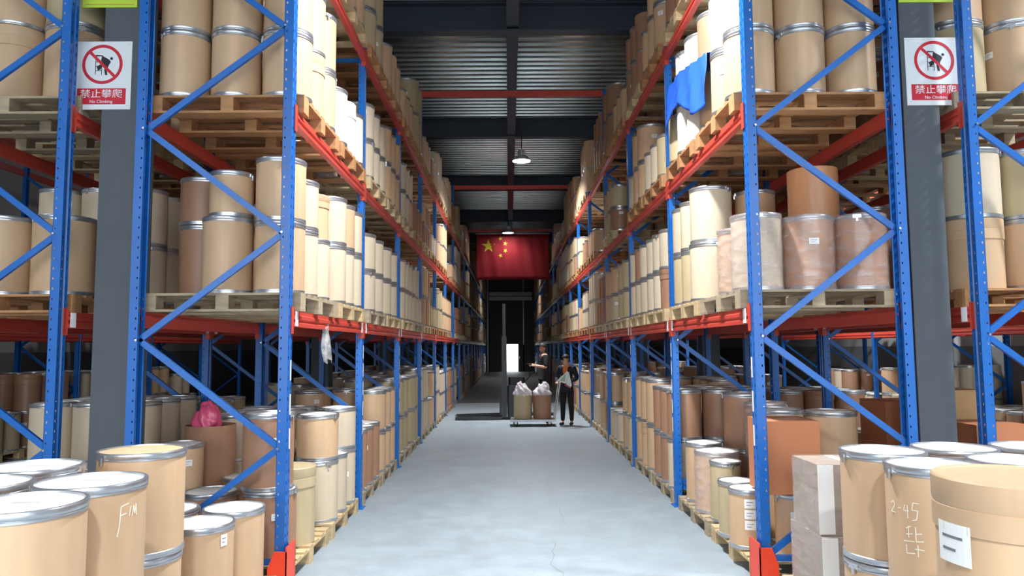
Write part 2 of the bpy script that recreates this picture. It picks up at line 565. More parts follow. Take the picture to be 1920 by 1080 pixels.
# ------------------------------------------------------------------ goods: plan first, decide which are individuals
def gauss(a, b): return random.uniform(a, b)
PALLETS, DRUMS, BOXES = [], [], []
PH = 0.14
def pallet(x0, x1, y0, y1, z, wood, info, det=True):
    PALLETS.append(dict(x=(x0 + x1) / 2, y=(y0 + y1) / 2, z=z, lx=x1 - x0, ly=y1 - y0, wood=wood, info=info, hits=0))
def drum(x, y, z, d, h, col, style='steel', info=None, label=None, paper=None, lid='white', extra=None, name='fibre_drum', rot=None):
    DRUMS.append(dict(x=x, y=y, z=z, d=d, h=h, col=col, style=style, info=info, label=label, paper=paper, lid=lid, extra=extra, hits=0, name=name,
                      rot=rot if rot is not None else random.uniform(0, 6.28)))

LEVELN = ['floor level', 'first shelf', 'second shelf', 'top shelf']
NUMW = 'one two three four five six seven eight nine ten eleven twelve thirteen fourteen fifteen sixteen seventeen'.split()
ORD = ['first', 'second', 'third', 'fourth']
SPEC = {}   # (rack, level, bay, half) -> dict(d,h,tiers,col,style,lid)
cols_by = ['tan', 'tan', 'pale', 'olive', 'brown']
def auto(rack, s, xf, lvl, bay, half, spec):
    """fill one pallet"""
    z = ZL[lvl]
    ya = Y0 + bay * BAY + UW + (.06 if half == 0 else 1.33)
    yb = ya + 1.17
    xo = xf - .045 if lvl and xf < 3 else xf
    xa, xb = s * xo, s * (xo + 1.2)
    x0, x1 = min(xa, xb), max(xa, xb)
    wood = spec.get('wood') or random.choice(['pale', 'grey', 'grey', 'orange'] if lvl < 2 else ['orange', 'orange', 'pale'])
    where = f"{rack} {LEVELN[lvl]}, bay {NUMW[bay]} {'near' if half == 0 else 'far'} pallet"
    pallet(x0, x1, ya, yb, z, wood, where)
    if spec.get('custom'):
        return
    d, h = spec['d'], spec['h']
    nx, ny = max(1, int(1.2 / (d + .004))), max(1, int(1.2 / (d + .004)))
    if spec.get('nx'): nx = spec['nx']
    if spec.get('ny'): ny = spec['ny']
    px, py = (1.2 - d) / max(nx - 1, 1), (1.17 - d) / max(ny - 1, 1)
    px, py = min(px, d * 1.06), min(py, d * 1.06)
    px = max(px, d + .003); py = max(py, d + .003)
    offy = ((1.17 - d) - py * (ny - 1)) * random.random() if (1.17 - d) > py * (ny - 1) else ((1.17 - d) - py * (ny - 1)) / 2
    for t in range(spec['tiers']):
        dt, ht = spec.get('d2', d) if t else d, spec.get('h2', h) if t else h
        for a in range(nx):
            for b in range(ny):
                if t == spec['tiers'] - 1 and t and random.random() < spec.get('gap', .12):
                    continue
                if a > 1 and (rack[0] != 'l' and rack[0] != 'r') and False:
                    continue
                x = s * (xo + d / 2 + a * px) + random.uniform(-.003, .003) * (1 if spec['tiers'] < 2 else .3)
                y = ya + offy + d / 2 + b * py
                col = spec['col'] if random.random() > .12 or spec.get('pure') else random.choice(cols_by)
                zz = z + PH + (h + .003 if t else 0)
                cn = (['aisle', 'middle', 'inner', 'inner'] if s * xf * s < 3 else ['outer', 'middle', 'inner', 'inner'])[min(a, 3)]
                nm = 'single' if spec['tiers'] == 1 else ('lower' if t == 0 else 'upper')
                info = dict(where=where, col=col, cn=['aisle', 'second', 'third', 'fourth'][a], row=ORD[min(b, 3)], tier=nm)
                drum(x, y, zz, dt, ht, col, spec.get('style', 'steel') if random.random() > .06 else 'fibre', info,
                     paper=(1 if random.random() < .22 else None), lid=spec.get('lid', 'white'))

def rnd_spec(lvl, bay):
    d = random.choice([.36, .375, .39, .39, .45])
    h = {0: random.choice([.50, .55, .6]), 1: random.choice([.42, .44, .46, .55]), 2: random.choice([.40, .44, .48, .53]), 3: random.choice([.5, .55, .6])}[lvl]
    t = 2 if random.random() < .78 else 1
    if lvl == 3: t = 2 if random.random() < .5 else 1
    return dict(d=d, h=h, tiers=t, col=random.choice(cols_by), gap=random.choice([0, .1, .3]))

RL, RR, OL, OR, FL, FR = 'left rack', 'right rack', 'outer left rack', 'outer right rack', 'far left rack', 'far right rack'
SPEC.update({
    (RL, 1, 0, 0): dict(custom=1, wood='grey'),
    (RL, 1, 0, 1): dict(d=.36, h=.56, h2=.46, tiers=2, col='pale', gap=.1, wood='pale'),
    (RL, 2, 0, 0): dict(d=.385, h=.53, tiers=2, col='tan', gap=0, wood='orange'),
    (RL, 2, 0, 1): dict(d=.385, h=.55, tiers=1, col='white', wood='orange'),
    (RL, 0, 0, 0): dict(custom=1, wood='pale'),
    (RL, 0, 0, 1): dict(d=.385, h=.56, tiers=2, h2=.42, col='pale', gap=.1, wood='pale'),
    (RL, 1, 1, 0): dict(d=.50, h=.47, h2=.44, tiers=2, pure=1, col='pale', gap=0, wood='grey'),
    (RL, 1, 1, 1): dict(d=.50, h=.47, h2=.44, tiers=2, pure=1, gap=0, col='pale', wood='pale'),
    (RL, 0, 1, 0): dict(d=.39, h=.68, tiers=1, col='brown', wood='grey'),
    (RL, 1, 2, 0): dict(d=.39, h=.46, tiers=2, col='pale', gap=0, pure=1),
    (RL, 1, 2, 1): dict(d=.39, h=.46, tiers=2, col='pale', gap=.2),
    (RL, 0, 1, 1): dict(d=.39, h=.52, tiers=2, col='tan', gap=.3, wood='grey'),
    (RL, 0, 2, 0): dict(d=.45, h=.56, tiers=2, col='olive', gap=0, wood='grey'),
    (RL, 0, 2, 1): dict(d=.45, h=.56, tiers=2, col='olive', gap=0, wood='grey'),
    (RL, 2, 1, 0): dict(d=.39, h=.44, tiers=2, col='pale', gap=.1, wood='pale'),
    (RL, 2, 1, 1): dict(d=.38, h=.5, tiers=2, col='tan', gap=.1, wood='pale'),
    (RR, 1, 0, 0): dict(custom=1, wood='grey'),
    (RR, 1, 0, 1): dict(custom=1, wood='pale'),
    (RR, 2, 0, 0): dict(d=.39, h=.53, tiers=2, col='tan', gap=0, wood='orange'),
    (RR, 2, 0, 1): dict(d=.39, h=.53, tiers=2, col='white', gap=.4, wood='orange'),
    (RR, 0, 0, 0): dict(custom=1, wood='pale'),
    (RR, 0, 0, 1): dict(custom=1, wood='grey'),
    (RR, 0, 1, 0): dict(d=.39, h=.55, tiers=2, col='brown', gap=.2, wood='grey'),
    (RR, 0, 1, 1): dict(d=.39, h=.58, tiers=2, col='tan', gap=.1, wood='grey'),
    (RR, 1, 1, 0): dict(d=.375, h=.46, tiers=2, col='pale', gap=.1, wood='pale'),
    (RR, 1, 1, 1): dict(d=.375, h=.46, tiers=2, col='pale', gap=.1, wood='pale'),
    (RR, 1, 2, 0): dict(d=.45, h=.45, tiers=2, col='olive', gap=0, wood='pale'),
    (RR, 2, 1, 0): dict(d=.375, h=.5, tiers=1, col='pale', wood='orange'),
    (RR, 2, 1, 1): dict(d=.39, h=.5, tiers=2, col='tan', gap=.2, wood='orange'),
    (RR, 2, 6, 0): dict(d=.39, h=.56, tiers=2, col='white', gap=0),  # white from here on paints the mid-aisle lamp's brightness into the drums
    (RR, 2, 6, 1): dict(d=.39, h=.56, tiers=2, col='white', gap=0),
    (RR, 2, 7, 0): dict(d=.39, h=.56, tiers=2, col='white', gap=0),
    (RL, 2, 6, 0): dict(d=.39, h=.56, tiers=2, col='white', gap=0),
    (RL, 2, 6, 1): dict(d=.39, h=.56, tiers=2, col='white', gap=0),
    (OL, 2, 0, 0): dict(d=.45, h=.62, tiers=2, col='tan', gap=0, wood='grey'),
    (OL, 1, 0, 0): dict(d=.45, h=.62, tiers=1, col='tan', wood='orange'),
    (OL, 0, 0, 0): dict(d=.45, h=.62, tiers=1, col='brown', wood='grey'),
    (OR, 2, 0, 0): dict(d=.45, h=.62, tiers=2, col='tan', gap=0, wood='grey'),
    (OR, 1, 0, 0): dict(d=.45, h=.55, tiers=2, col='tan', gap=0, wood='orange'),
    (OR, 0, 0, 0): dict(custom=1),
    (OR, 0, 0, 1): dict(custom=1),
})
for rack, s, xf, nb in ((RL, -1, X1, NB), (RR, 1, X1, NB), (OL, -1, 3.40, 9), (OR, 1, 3.385, 9), (FL, -1, 8.0, 5), (FR, 1, 8.0, 5)):
    for lvl in range(4):
        if rack in (FL, FR) and lvl > 1:
            continue
        for bay in range(nb):
            for half in (0, 1):
                sp = SPEC.get((rack, lvl, bay, half)) or rnd_spec(lvl, bay)
                if not sp.get('custom') and (rack, lvl, bay, half) not in SPEC and random.random() < .07:
                    continue
                auto(rack, s, xf, lvl, bay, half, sp)

# ---- hand-placed drums
A = PH + ZL[1]
D = drum
# left rack, first shelf, end pallet
D(-1.90, 5.73, A, .385, .56, 'tan', label='tan drum at the outer end of the first shelf, left rack, beside the upright')
D(-1.90, 5.73, A + .563, .385, .50, 'tan', label='upper tan drum at the end of the left first shelf, right beside the upright')
D(-2.31, 5.73, A, .385, .60, 'tan', label='tall tan drum carrying a smaller drum, end of the left first shelf')
D(-2.29, 5.73, A + .603, .335, .36, 'tan', label='small tan drum on top of a wider one, left first shelf end')
D(-1.89, 6.13, A, .36, .56, 'pale', label='pale lower drum second along the left first shelf')
D(-1.89, 6.13, A + .563, .36, .42, 'pale', label='pale upper drum second along the left first shelf')
D(-1.88, 6.50, A, .36, .54, 'pale', label='pale lower drum third along the left first shelf')
D(-1.88, 6.50, A + .543, .34, .40, 'tan', 'fibre', label='all-cardboard drum with telescoping lid, upper, left first shelf')
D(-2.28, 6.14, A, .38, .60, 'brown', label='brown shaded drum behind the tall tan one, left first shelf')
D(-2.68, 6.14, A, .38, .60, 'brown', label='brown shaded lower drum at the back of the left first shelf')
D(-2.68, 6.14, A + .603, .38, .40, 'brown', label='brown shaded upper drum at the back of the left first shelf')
# left rack, floor, end pallet
F = PH
D(-1.95, 5.76, F, .40, .52, 'brown', paper=2, label='reddish drum with small white label on the floor pallet beside the orange guard', rot=0)
D(-1.97, 5.76, F + .523, .385, .58, 'brown', paper=2, label='reddish brown upper drum behind the diagonal brace, left rack floor level', rot=0)
D(-1.93, 6.21, F, .42, .62, 'olive', 'fibre', label='olive all-cardboard drum with telescoping lid, left rack floor pallet')
D(-1.90, 6.52, F + .635, .01, .01, 'tan') if False else None
D(-2.42, 5.80, F, .40, .50, 'brown', label='low brown drum with grey lid behind the brace, left rack floor')
D(-2.70, 6.45, F, .42, .94, 'brown', 'open', label='tall open brown drum holding a pink bag, left rack floor')
D(-2.35, 6.33, F, .36, .52, 'brown', label='brown drum between the tall open one and the olive one, left rack floor')
D(-2.74, 5.99, F, .40, .42, 'tan', label='wide low drum carrying a small labelled drum, left rack floor')
D(-2.74, 5.99, F + .423, .33, .42, 'tan', paper=2, label='small tan drum with white label on a wider one, left rack floor', rot=0)
# right rack, first shelf
D(1.88, 5.74, A, .385, .60, 'pale', 'wrap', label='pale film-wrapped drum just inside the upright on the right first shelf')
D(2.285, 5.74, A, .40, .58, 'amber', 'wrap', paper=2, label='film-wrapped amber drum with white label, middle of the right first shelf end')
D(2.70, 5.74, A, .40, .59, 'amber', 'wrap', label='film-wrapped amber drum nearest the grey column, right first shelf end')
D(2.52, 5.90 + .26, A + .0, .385, .62, 'tan', label='tan drum under the open-topped drum, right first shelf')
D(2.50, 6.10, A + .623, .41, .43, 'amber', 'open', label='open-topped glossy amber drum, uppermost on the right first shelf')
D(1.865, 6.14, A, .34, .55, 'tan', 'wrap', label='narrow pinkish film-wrapped drum behind the pale wrapped one, right first shelf')
D(1.93, 6.60 + .01, A, .42, .60, 'pale', label='wide pale lower drum at the aisle edge of the right first shelf') if False else None
D(2.10, 6.50 + .02, A, .33, .52, 'tan', label='tan drum behind the narrow wrapped one, right first shelf')
# far half
D(1.885, 7.02, A, .42, .56, 'pale', label='wide pale lower drum at the aisle edge, right first shelf')
D(1.885, 7.02, A + .563, .40, .54, 'pale', label='wide pale upper drum at the aisle edge, right first shelf')
D(1.855, 7.42, A, .34, .54, 'olive', label='narrow olive lower drum beyond the wide pale pair, right first shelf')
D(1.855, 7.42, A + .543, .34, .50, 'pale', label='narrow pale upper drum beyond the wide pale pair, right first shelf')
D(1.855, 7.78, A, .34, .54, 'olive', label='narrow olive lower drum beside the second upright, right first shelf')
D(1.855, 7.78, A + .543, .34, .50, 'pale', label='narrow pale upper drum beside the second upright, right first shelf')
D(2.32, 7.02, A, .38, .56, 'tan', label='tan lower drum behind the wide pale pair, right first shelf')
D(2.32, 7.02, A + .563, .38, .5, 'tan', label='tan upper drum behind the wide pale pair, right first shelf')
D(2.30, 7.45, A, .40, .56, 'tan', label='tan drum at the back of the far pallet, right first shelf')
D(2.68, 7.2, A, .33, .56, 'brown', label='brown drum at the very back of the far pallet, right first shelf')
# right rack, floor
D(1.82, 5.97, F, .30, .46, 'tan', paper=3, label='small drum with three white labels behind the upright, right rack floor', rot=-1.2)
D(1.83, 6.30, F, .30, .46, 'olive', paper=2, label='small olive drum with white label at the pallet edge, right rack floor', rot=-1.2)
D(2.14, 5.72, F, .375, .47, 'tan', paper=4, label='tan drum with two white labels under the brown carton, right rack floor', rot=0)
D(1.85, 6.14 + .0, F + .463, .36, .56, 'olive', label='olive upper drum beside the carton, aisle edge, right rack floor') if False else None
D(2.62, 6.22, F, .40, .50, 'tan', label='tan lower drum behind the cartons, right rack floor')
D(2.62, 6.22, F + .503, .42, .54, 'tan', label='wide tan upper drum with grey lid behind the brown carton, right rack floor')
D(2.18, 6.22, F, .38, .50, 'tan', label='tan lower drum in the middle of the end pallet, right rack floor')
D(2.18, 6.22, F + .503, .40, .56, 'tan', label='tan upper drum peeping over the brown carton, right rack floor')
D(2.70, 5.73, F, .36, .5, 'brown', label='brown drum beside the rear upright, right rack floor')
D(1.93, 7.70, F, .37, .60, 'tan', label='clean tan drum standing alone beside the second upright, right rack floor', lid='white')
D(1.93, 7.22, F, .42, .58, 'tan', 'wrap', label='pinkish film-wrapped drum at the pallet edge, right rack floor')
D(1.90, 6.84 - .0, F, .28, .54, 'olive', label='narrow olive drum beside the wrapped one, right rack floor')
D(2.36, 7.68, F, .40, .52, 'brown', label='brown lower drum behind the clean tan one, right rack floor')
D(2.36, 7.68, F + .523, .42, .58, 'brown', label='large brown upper drum behind the clean tan one, right rack floor')
D(2.42, 7.20, F, .40, .52, 'brown', label='brown lower drum behind the wrapped one, right rack floor')
D(2.42, 7.20, F + .523, .40, .52, 'brown', 'wrap', label='film-wrapped brown upper drum, right rack floor')
# foreground left group
def fg(side, tier, txt): return f"{txt}"
H0, Dm = .532, .415
for x, y, lab, col, lid in ((-1.80, 2.60, 'nearest orange-tan drum, cut by the lower left corner', 'tan', 'white'), (-1.80, 3.03, 'tan drum with chalk letters, lower left', 'tan', 'white'),
                            (-2.05, 3.95, 'tallest-looking tan drum with cream lid, left group', 'tan', 'tan'), (-2.24, 2.98, 'white-lidded drum at the left picture edge, behind the nearest', 'tan', 'white'),
                            (-2.29, 3.42, 'white-lidded drum behind the chalk-marked one, left group', 'tan', 'white'), (-2.72, 3.42, 'outermost white-lidded drum of the left group', 'tan', 'white')):
    D(x, y, F, Dm, H0, 'tan', label='lower drum under the ' + lab.split(',')[0])
    D(x, y, F + H0 + .003, Dm if lid == 'white' else .43, H0, col, label=lab, lid=lid, extra='F1M' if 'chalk' in lab else None, rot=0)
D(-2.03, 4.66, F, .41, .52, 'tan', paper=5, label='low tan drum with white label near its lid, front of the left rack', rot=0)
D(-1.98, 5.10, F, .40, .52, 'tan', label='low tan drum beside the left upright, right of the labelled one', rot=.5)
D(-2.43, 5.08, F, .40, .52, 'tan', label='low drum half hidden behind the tallest one, left group')
pallet(-2.95, -1.56, 2.32, 3.66, 0, 'grey', 'left foreground, under the nearest drums')
pallet(-2.75, -1.75, 3.72, 4.34, 0, 'grey', 'left foreground, under the cream-lidded drum')
pallet(-2.70, -1.74, 4.42, 5.29, 0, 'pale', 'left foreground, under the low drums')
# foreground right group
for x, y, lab, col, lb in ((1.80, 3.75, 'white-lidded tan drum at the left front of the right group', 'tan', 'steel'), (1.80, 3.30, 'chalk-marked tan drum in the right group', 'tan', 'fibre'),
                           (2.215, 3.83, 'white-lidded drum at the back of the right group, nearer the aisle', 'tan', 'steel'), (2.24, 3.40, 'white-lidded drum in the middle of the right group', 'tan', 'steel'),
                           (2.64, 3.84, 'white-lidded drum at the back of the right group, at the picture edge', 'tan', 'steel'), (2.45, 2.98, 'white-lidded drum right of the big cardboard one', 'tan', 'steel')):
    D(x, y, F, .40 if lb == 'steel' else .44, H0 - .005, 'tan', lb, label='lower drum under the ' + lab.split(' in the')[0].split(' at the')[0].split(' right of')[0] + ({2.215: ' nearer the aisle', 2.64: ' at the edge', 2.45: ' by the cardboard one', 2.24: ' in the middle'}.get(x, '')))
    D(x, y, F + H0 + .0, .40, H0, col, label=lab, extra='chalk2' if 'chalk' in lab else None, rot=0)
D(1.485, 2.31, F, .44, .47, 'tan', 'fibre', label='lower cardboard drum under the big one, lower right')
D(1.485, 2.31, F + .473, .46, .71, 'tan', 'fibre', paper=6, label='big all-cardboard drum with ridged lid and white label, lower right corner', rot=0)
pallet(1.55, 2.90, 2.72, 4.08, 0, 'grey', 'right foreground, under the white-lidded drums')
pallet(1.22, 1.78, 2.02, 2.62, 0, 'grey', 'right foreground, under the big cardboard drum')
pallet(1.80, 2.90, 4.42, 5.22, 0, 'grey', 'right foreground, under the wrapped cartons')

# ------------------------------------------------------------------ cartons
def B(x0, x1, y0, y1, z0, z1, m, label, kind='box', tape=True, wrap=False, group=None, paper=False):
    BOXES.append(1)
    o = thing('cardboard_box', label, 'box', ((x0 + x1) / 2, (y0 + y1) / 2, z0), group=group)
    hx, hy, h = (x1 - x0) / 2, (y1 - y0) / 2, z1 - z0
    MB().box(-hx, hx, -hy, hy, 0, h - .006, m).build('body', o)
    g = .003
    fl = MB()
    fl.box(-hx, -g / 2, -hy, hy, h - .006, h, m) if hx > hy else fl.box(-hx, hx, -hy, -g / 2, h - .006, h, m)
    fl.build('flap', o)
    fl = MB()
    fl.box(g / 2, hx, -hy, hy, h - .006, h, m) if hx > hy else fl.box(-hx, hx, g / 2, hy, h - .006, h, m)
    fl.build('flap', o)
    if tape:
        tm = PAPER if wrap else FILM
        if hx > hy:
            MB().box(-.025, .025, -hy - .001, hy + .001, h, h + .001, tm).box(-.025, .025, -hy - .0015, -hy, h - .08, h, tm).build('tape', o)
        else:
            MB().box(-hx - .001, hx + .001, -.025, .025, h, h + .001, tm).build('tape', o)
    if paper:
        MB().box(-.05, .05, -hy - .002, -hy, h * .35, h * .35 + .1, PAPER).build('label_sheet', o)
    if wrap:
        MB().box(-hx - .006, hx + .006, -hy - .006, hy + .006, .002, h + .005, FILM).build('stretch_film', o)
        MB().box(-hx - .008, -hx + .09, -hy - .009, -hy - .006, .01, h, PAPER).build('tape', o)
    return o
B(1.84, 2.25, 5.56, 5.97, F + .478, F + .478 + .545, CARTON, 'large reddish brown carton on a drum behind the upright, right rack floor')
def carton_fix(): pass
B(1.825, 2.30, 4.60, 5.0, .56, .99, CARTON3, 'grey film-wrapped carton with white tape, on top of two others', wrap=True)
B(1.82, 1.955, 4.56, 5.05, PH, .555, CARTON3, 'narrow film-wrapped carton at the bottom, aisle side', wrap=True)
B(1.975, 2.42, 4.56, 5.05, PH, .555, CARTON3, 'wide film-wrapped carton at the bottom, column side', wrap=True)
o = None
xr = 3.42
B(xr, xr + .5, 5.55, 6.05, PH, .62, CARTON2, 'kraft carton at the bottom of the outer right rack end', paper=True)
B(xr + .03, xr + .45, 5.58, 6.02, .625, 1.12, CARTON, 'reddish carton stacked second in the outer right rack end')
B(xr + .56, xr + 1.06, 5.55, 6.05, PH, .70, CARTON2, 'kraft carton beside the outer post, right rack end')
B(xr + .56, xr + 1.08, 5.55, 6.0, .705, .95, CARTON, 'flat pink-brown carton on the kraft one by the outer post')
B(xr + .05, xr + .5, 6.15, 6.6, PH, .7, CARTON2, 'kraft carton in the second row of the outer right rack')
B(xr + .05, xr + .48, 6.15, 6.6, .705, 1.35, CARTON2, 'tall kraft carton with square label, outer right rack second row', paper=True)
B(xr + .6, xr + 1.1, 6.15, 6.6, PH, .9, CARTON, 'reddish carton in the second row by the wall side')
B(xr + .55, xr + 1.05, 6.9, 7.4, PH, 1.0, CARTON2, 'kraft carton far back in the outer right rack')
B(xr + .02, xr + .5, 6.9, 7.4, PH, 1.2, CARTON, 'tall reddish carton far back in the outer right rack')
B(xr + .02, xr + .5, 7.45, 7.9, PH, .8, CARTON2, 'kraft carton behind the tall reddish one, outer right rack')

# ------------------------------------------------------------------ what does the photograph show? count rays on proxies
vv, ff, own = [], [], []
def proxy_cyl(x, y, z, r, h, ow):
    o = len(vv); n = 10
    for zz in (z, z + h):
        for k in range(n):
            a = 2 * PI * k / n
            vv.append((x + r * math.cos(a), y + r * math.sin(a), zz))
    for k in range(n):
        ff.append((o + k, o + (k + 1) % n, o + n + (k + 1) % n, o + n + k)); own.append(ow)
    ff.append(tuple(range(o + n, o + 2 * n))); own.append(ow)
    ff.append(tuple(range(o, o + n))); own.append(ow)
def proxy_box(x0, x1, y0, y1, z0, z1, ow):
    o = len(vv)
    vv.extend([(x0, y0, z0), (x1, y0, z0), (x1, y1, z0), (x0, y1, z0), (x0, y0, z1), (x1, y0, z1), (x1, y1, z1), (x0, y1, z1)])
    for f in [(0, 3, 2, 1), (4, 5, 6, 7), (0, 1, 5, 4), (1, 2, 6, 5), (2, 3, 7, 6), (3, 0, 4, 7)]:
        ff.append(tuple(i + o for i in f)); own.append(ow)
for i, d in enumerate(DRUMS):
    proxy_cyl(d['x'], d['y'], d['z'], d['d'] / 2, d['h'], ('d', i))
for i, p in enumerate(PALLETS):
    proxy_box(p['x'] - p['lx'] / 2, p['x'] + p['lx'] / 2, p['y'] - p['ly'] / 2, p['y'] + p['ly'] / 2, p['z'], p['z'] + PH, ('p', i))
for (x, y) in [(-3.115, 5.7), (3.15, 5.7)]:
    proxy_box(x - .14, x + .14, y - .14, y + .14, 0, 7, None)
bvh = BVHTree.FromPolygons(vv, ff)
STEP = 5
f_px = 1365.9
for py_ in range(2, 1080, STEP):
    for px_ in range(2, 1920, STEP):
        dv = FWD * f_px + RIGHT * (px_ - 960) + UP * (540 - py_)
        hit = bvh.ray_cast(CAM, dv.normalized())
        if hit[2] is not None:
            ow = own[hit[2]]
            if ow:
                (DRUMS if ow[0] == 'd' else PALLETS)[ow[1]]['hits'] += 1

# ------------------------------------------------------------------ drum builder
def drum_body(r, h, m, seg=32):
    return MB().lathe([(r - .004, 0), (r - .002, .02), (r - .002, h * .5), (r - .002, h - .02), (r - .004, h - .004)], m, seg, True, True, False).mesh('body')
def rim_top(r, h, seg=32):
    z = h
    return MB().lathe([(r - .002, z - .040), (r + .003, z - .038), (r + .003, z - .030), (r + .0005, z - .027), (r + .004, z - .022), (r + .004, z - .004), (r + .001, z), (r - .010, z), (r - .012, z - .012)], RIM, seg).mesh('rim')
def rim_bot(r, seg=32):
    return MB().lathe([(r - .02, .0), (r + .002, .001), (r + .003, .006), (r + .001, .012), (r + .003, .018), (r + .003, .028), (r - .002, .031)], RIM, seg).mesh('bottom_ring')
def lid_mesh(r, h, m, seg=32):
    mb = MB().lathe([(r - .010, h - .008), (r * .90, h - .009), (r * .86, h - .004), (r * .3, h - .003)], m, seg, True, False, True)
    return mb.mesh('lid')
def curved_patch(r, a0, a1, z0, z1, m, n=6, mb=None):
    mb = mb or MB()
    v, f = [], []
    for k in range(n + 1):
        a = a0 + (a1 - a0) * k / n
        v += [(r * math.cos(a), r * math.sin(a), z0), (r * math.cos(a), r * math.sin(a), z1)]
    f = [(2 * k, 2 * k + 2, 2 * k + 3, 2 * k + 1) for k in range(n)]
    return mb.add(v, f, m)
STROKES = {
    'F1M': [[(0, 0), (0.01, .17)], [(0.01, .17), (.09, .19)], [(.01, .09), (.07, .10)], [(.10, .07), (.115, .16)], [(.135, .06), (.15, .16), (.165, .08), (.18, .17), (.19, .06)], [(0, 0), (-.02, -.10)]],
    'chalk2': [[(-.13, .33), (-.10, .35), (-.09, .32), (-.13, .27), (-.08, .27)], [(-.06, .31), (-.03, .31)], [(0, .34), (-.01, .30), (.03, .30)], [(.02, .34), (.02, .25)], [(.06, .36), (.10, .36)], [(.06, .36), (.05, .31), (.09, .31), (.08, .25), (.05, .24)],
               [(.0, .18), (.04, .20)], [(.02, .20), (.02, .12)], [(.0, .14), (.05, .15)], [(.07, .20), (.07, .10), (.12, .11)], [(.07, .15), (.11, .16)], [(-.02, .09), (.06, .10)], [(.0, .07), (.0, .01), (.06, .02)], [(.08, .08), (.08, .0)], [(.06, .05), (.12, .05)]],
}
def stroke_mesh(r, strokes, a0, z0, m, wd=.006):
    mb = MB()
    for st in strokes:
        P = [Vector(p) for p in st]
        for p, q in zip(P[:-1], P[1:]):
            d = (q - p)
            if d.length < 1e-6: continue
            nrm = Vector((-d.y, d.x)).normalized() * wd / 2
            k = max(1, int(d.length / .02))
            for i in range(k):
                a, b = p + d * (i / k), p + d * ((i + 1) / k)
                quad = [a + nrm, b + nrm, b - nrm, a - nrm]
                vs_ = []
                for qd in quad:
                    ang = a0 + qd.x / r
                    vs_.append((r * math.cos(ang), r * math.sin(ang), z0 + qd.y))
                mb.add(vs_, [(0, 1, 2, 3)], m)
    return mb.mesh('chalk_lettering')

COLN = {'tan': 'tan', 'pale': 'pale', 'olive': 'olive', 'brown': 'brown', 'white': 'white'}  # drums called white have lamp glare painted into their kraft
def drum_label(d):
    if d['label']:
        return d['label']
    i = d['info']
    st = {'fibre': 'cardboard', 'steel': '', 'wrap': 'wrapped', 'open': 'open'}[d['style']]
    return f"{st or COLN[d['col']]} drum, {i['where']}, {i['cn']} column {i['row']} row, {i['tier']}"

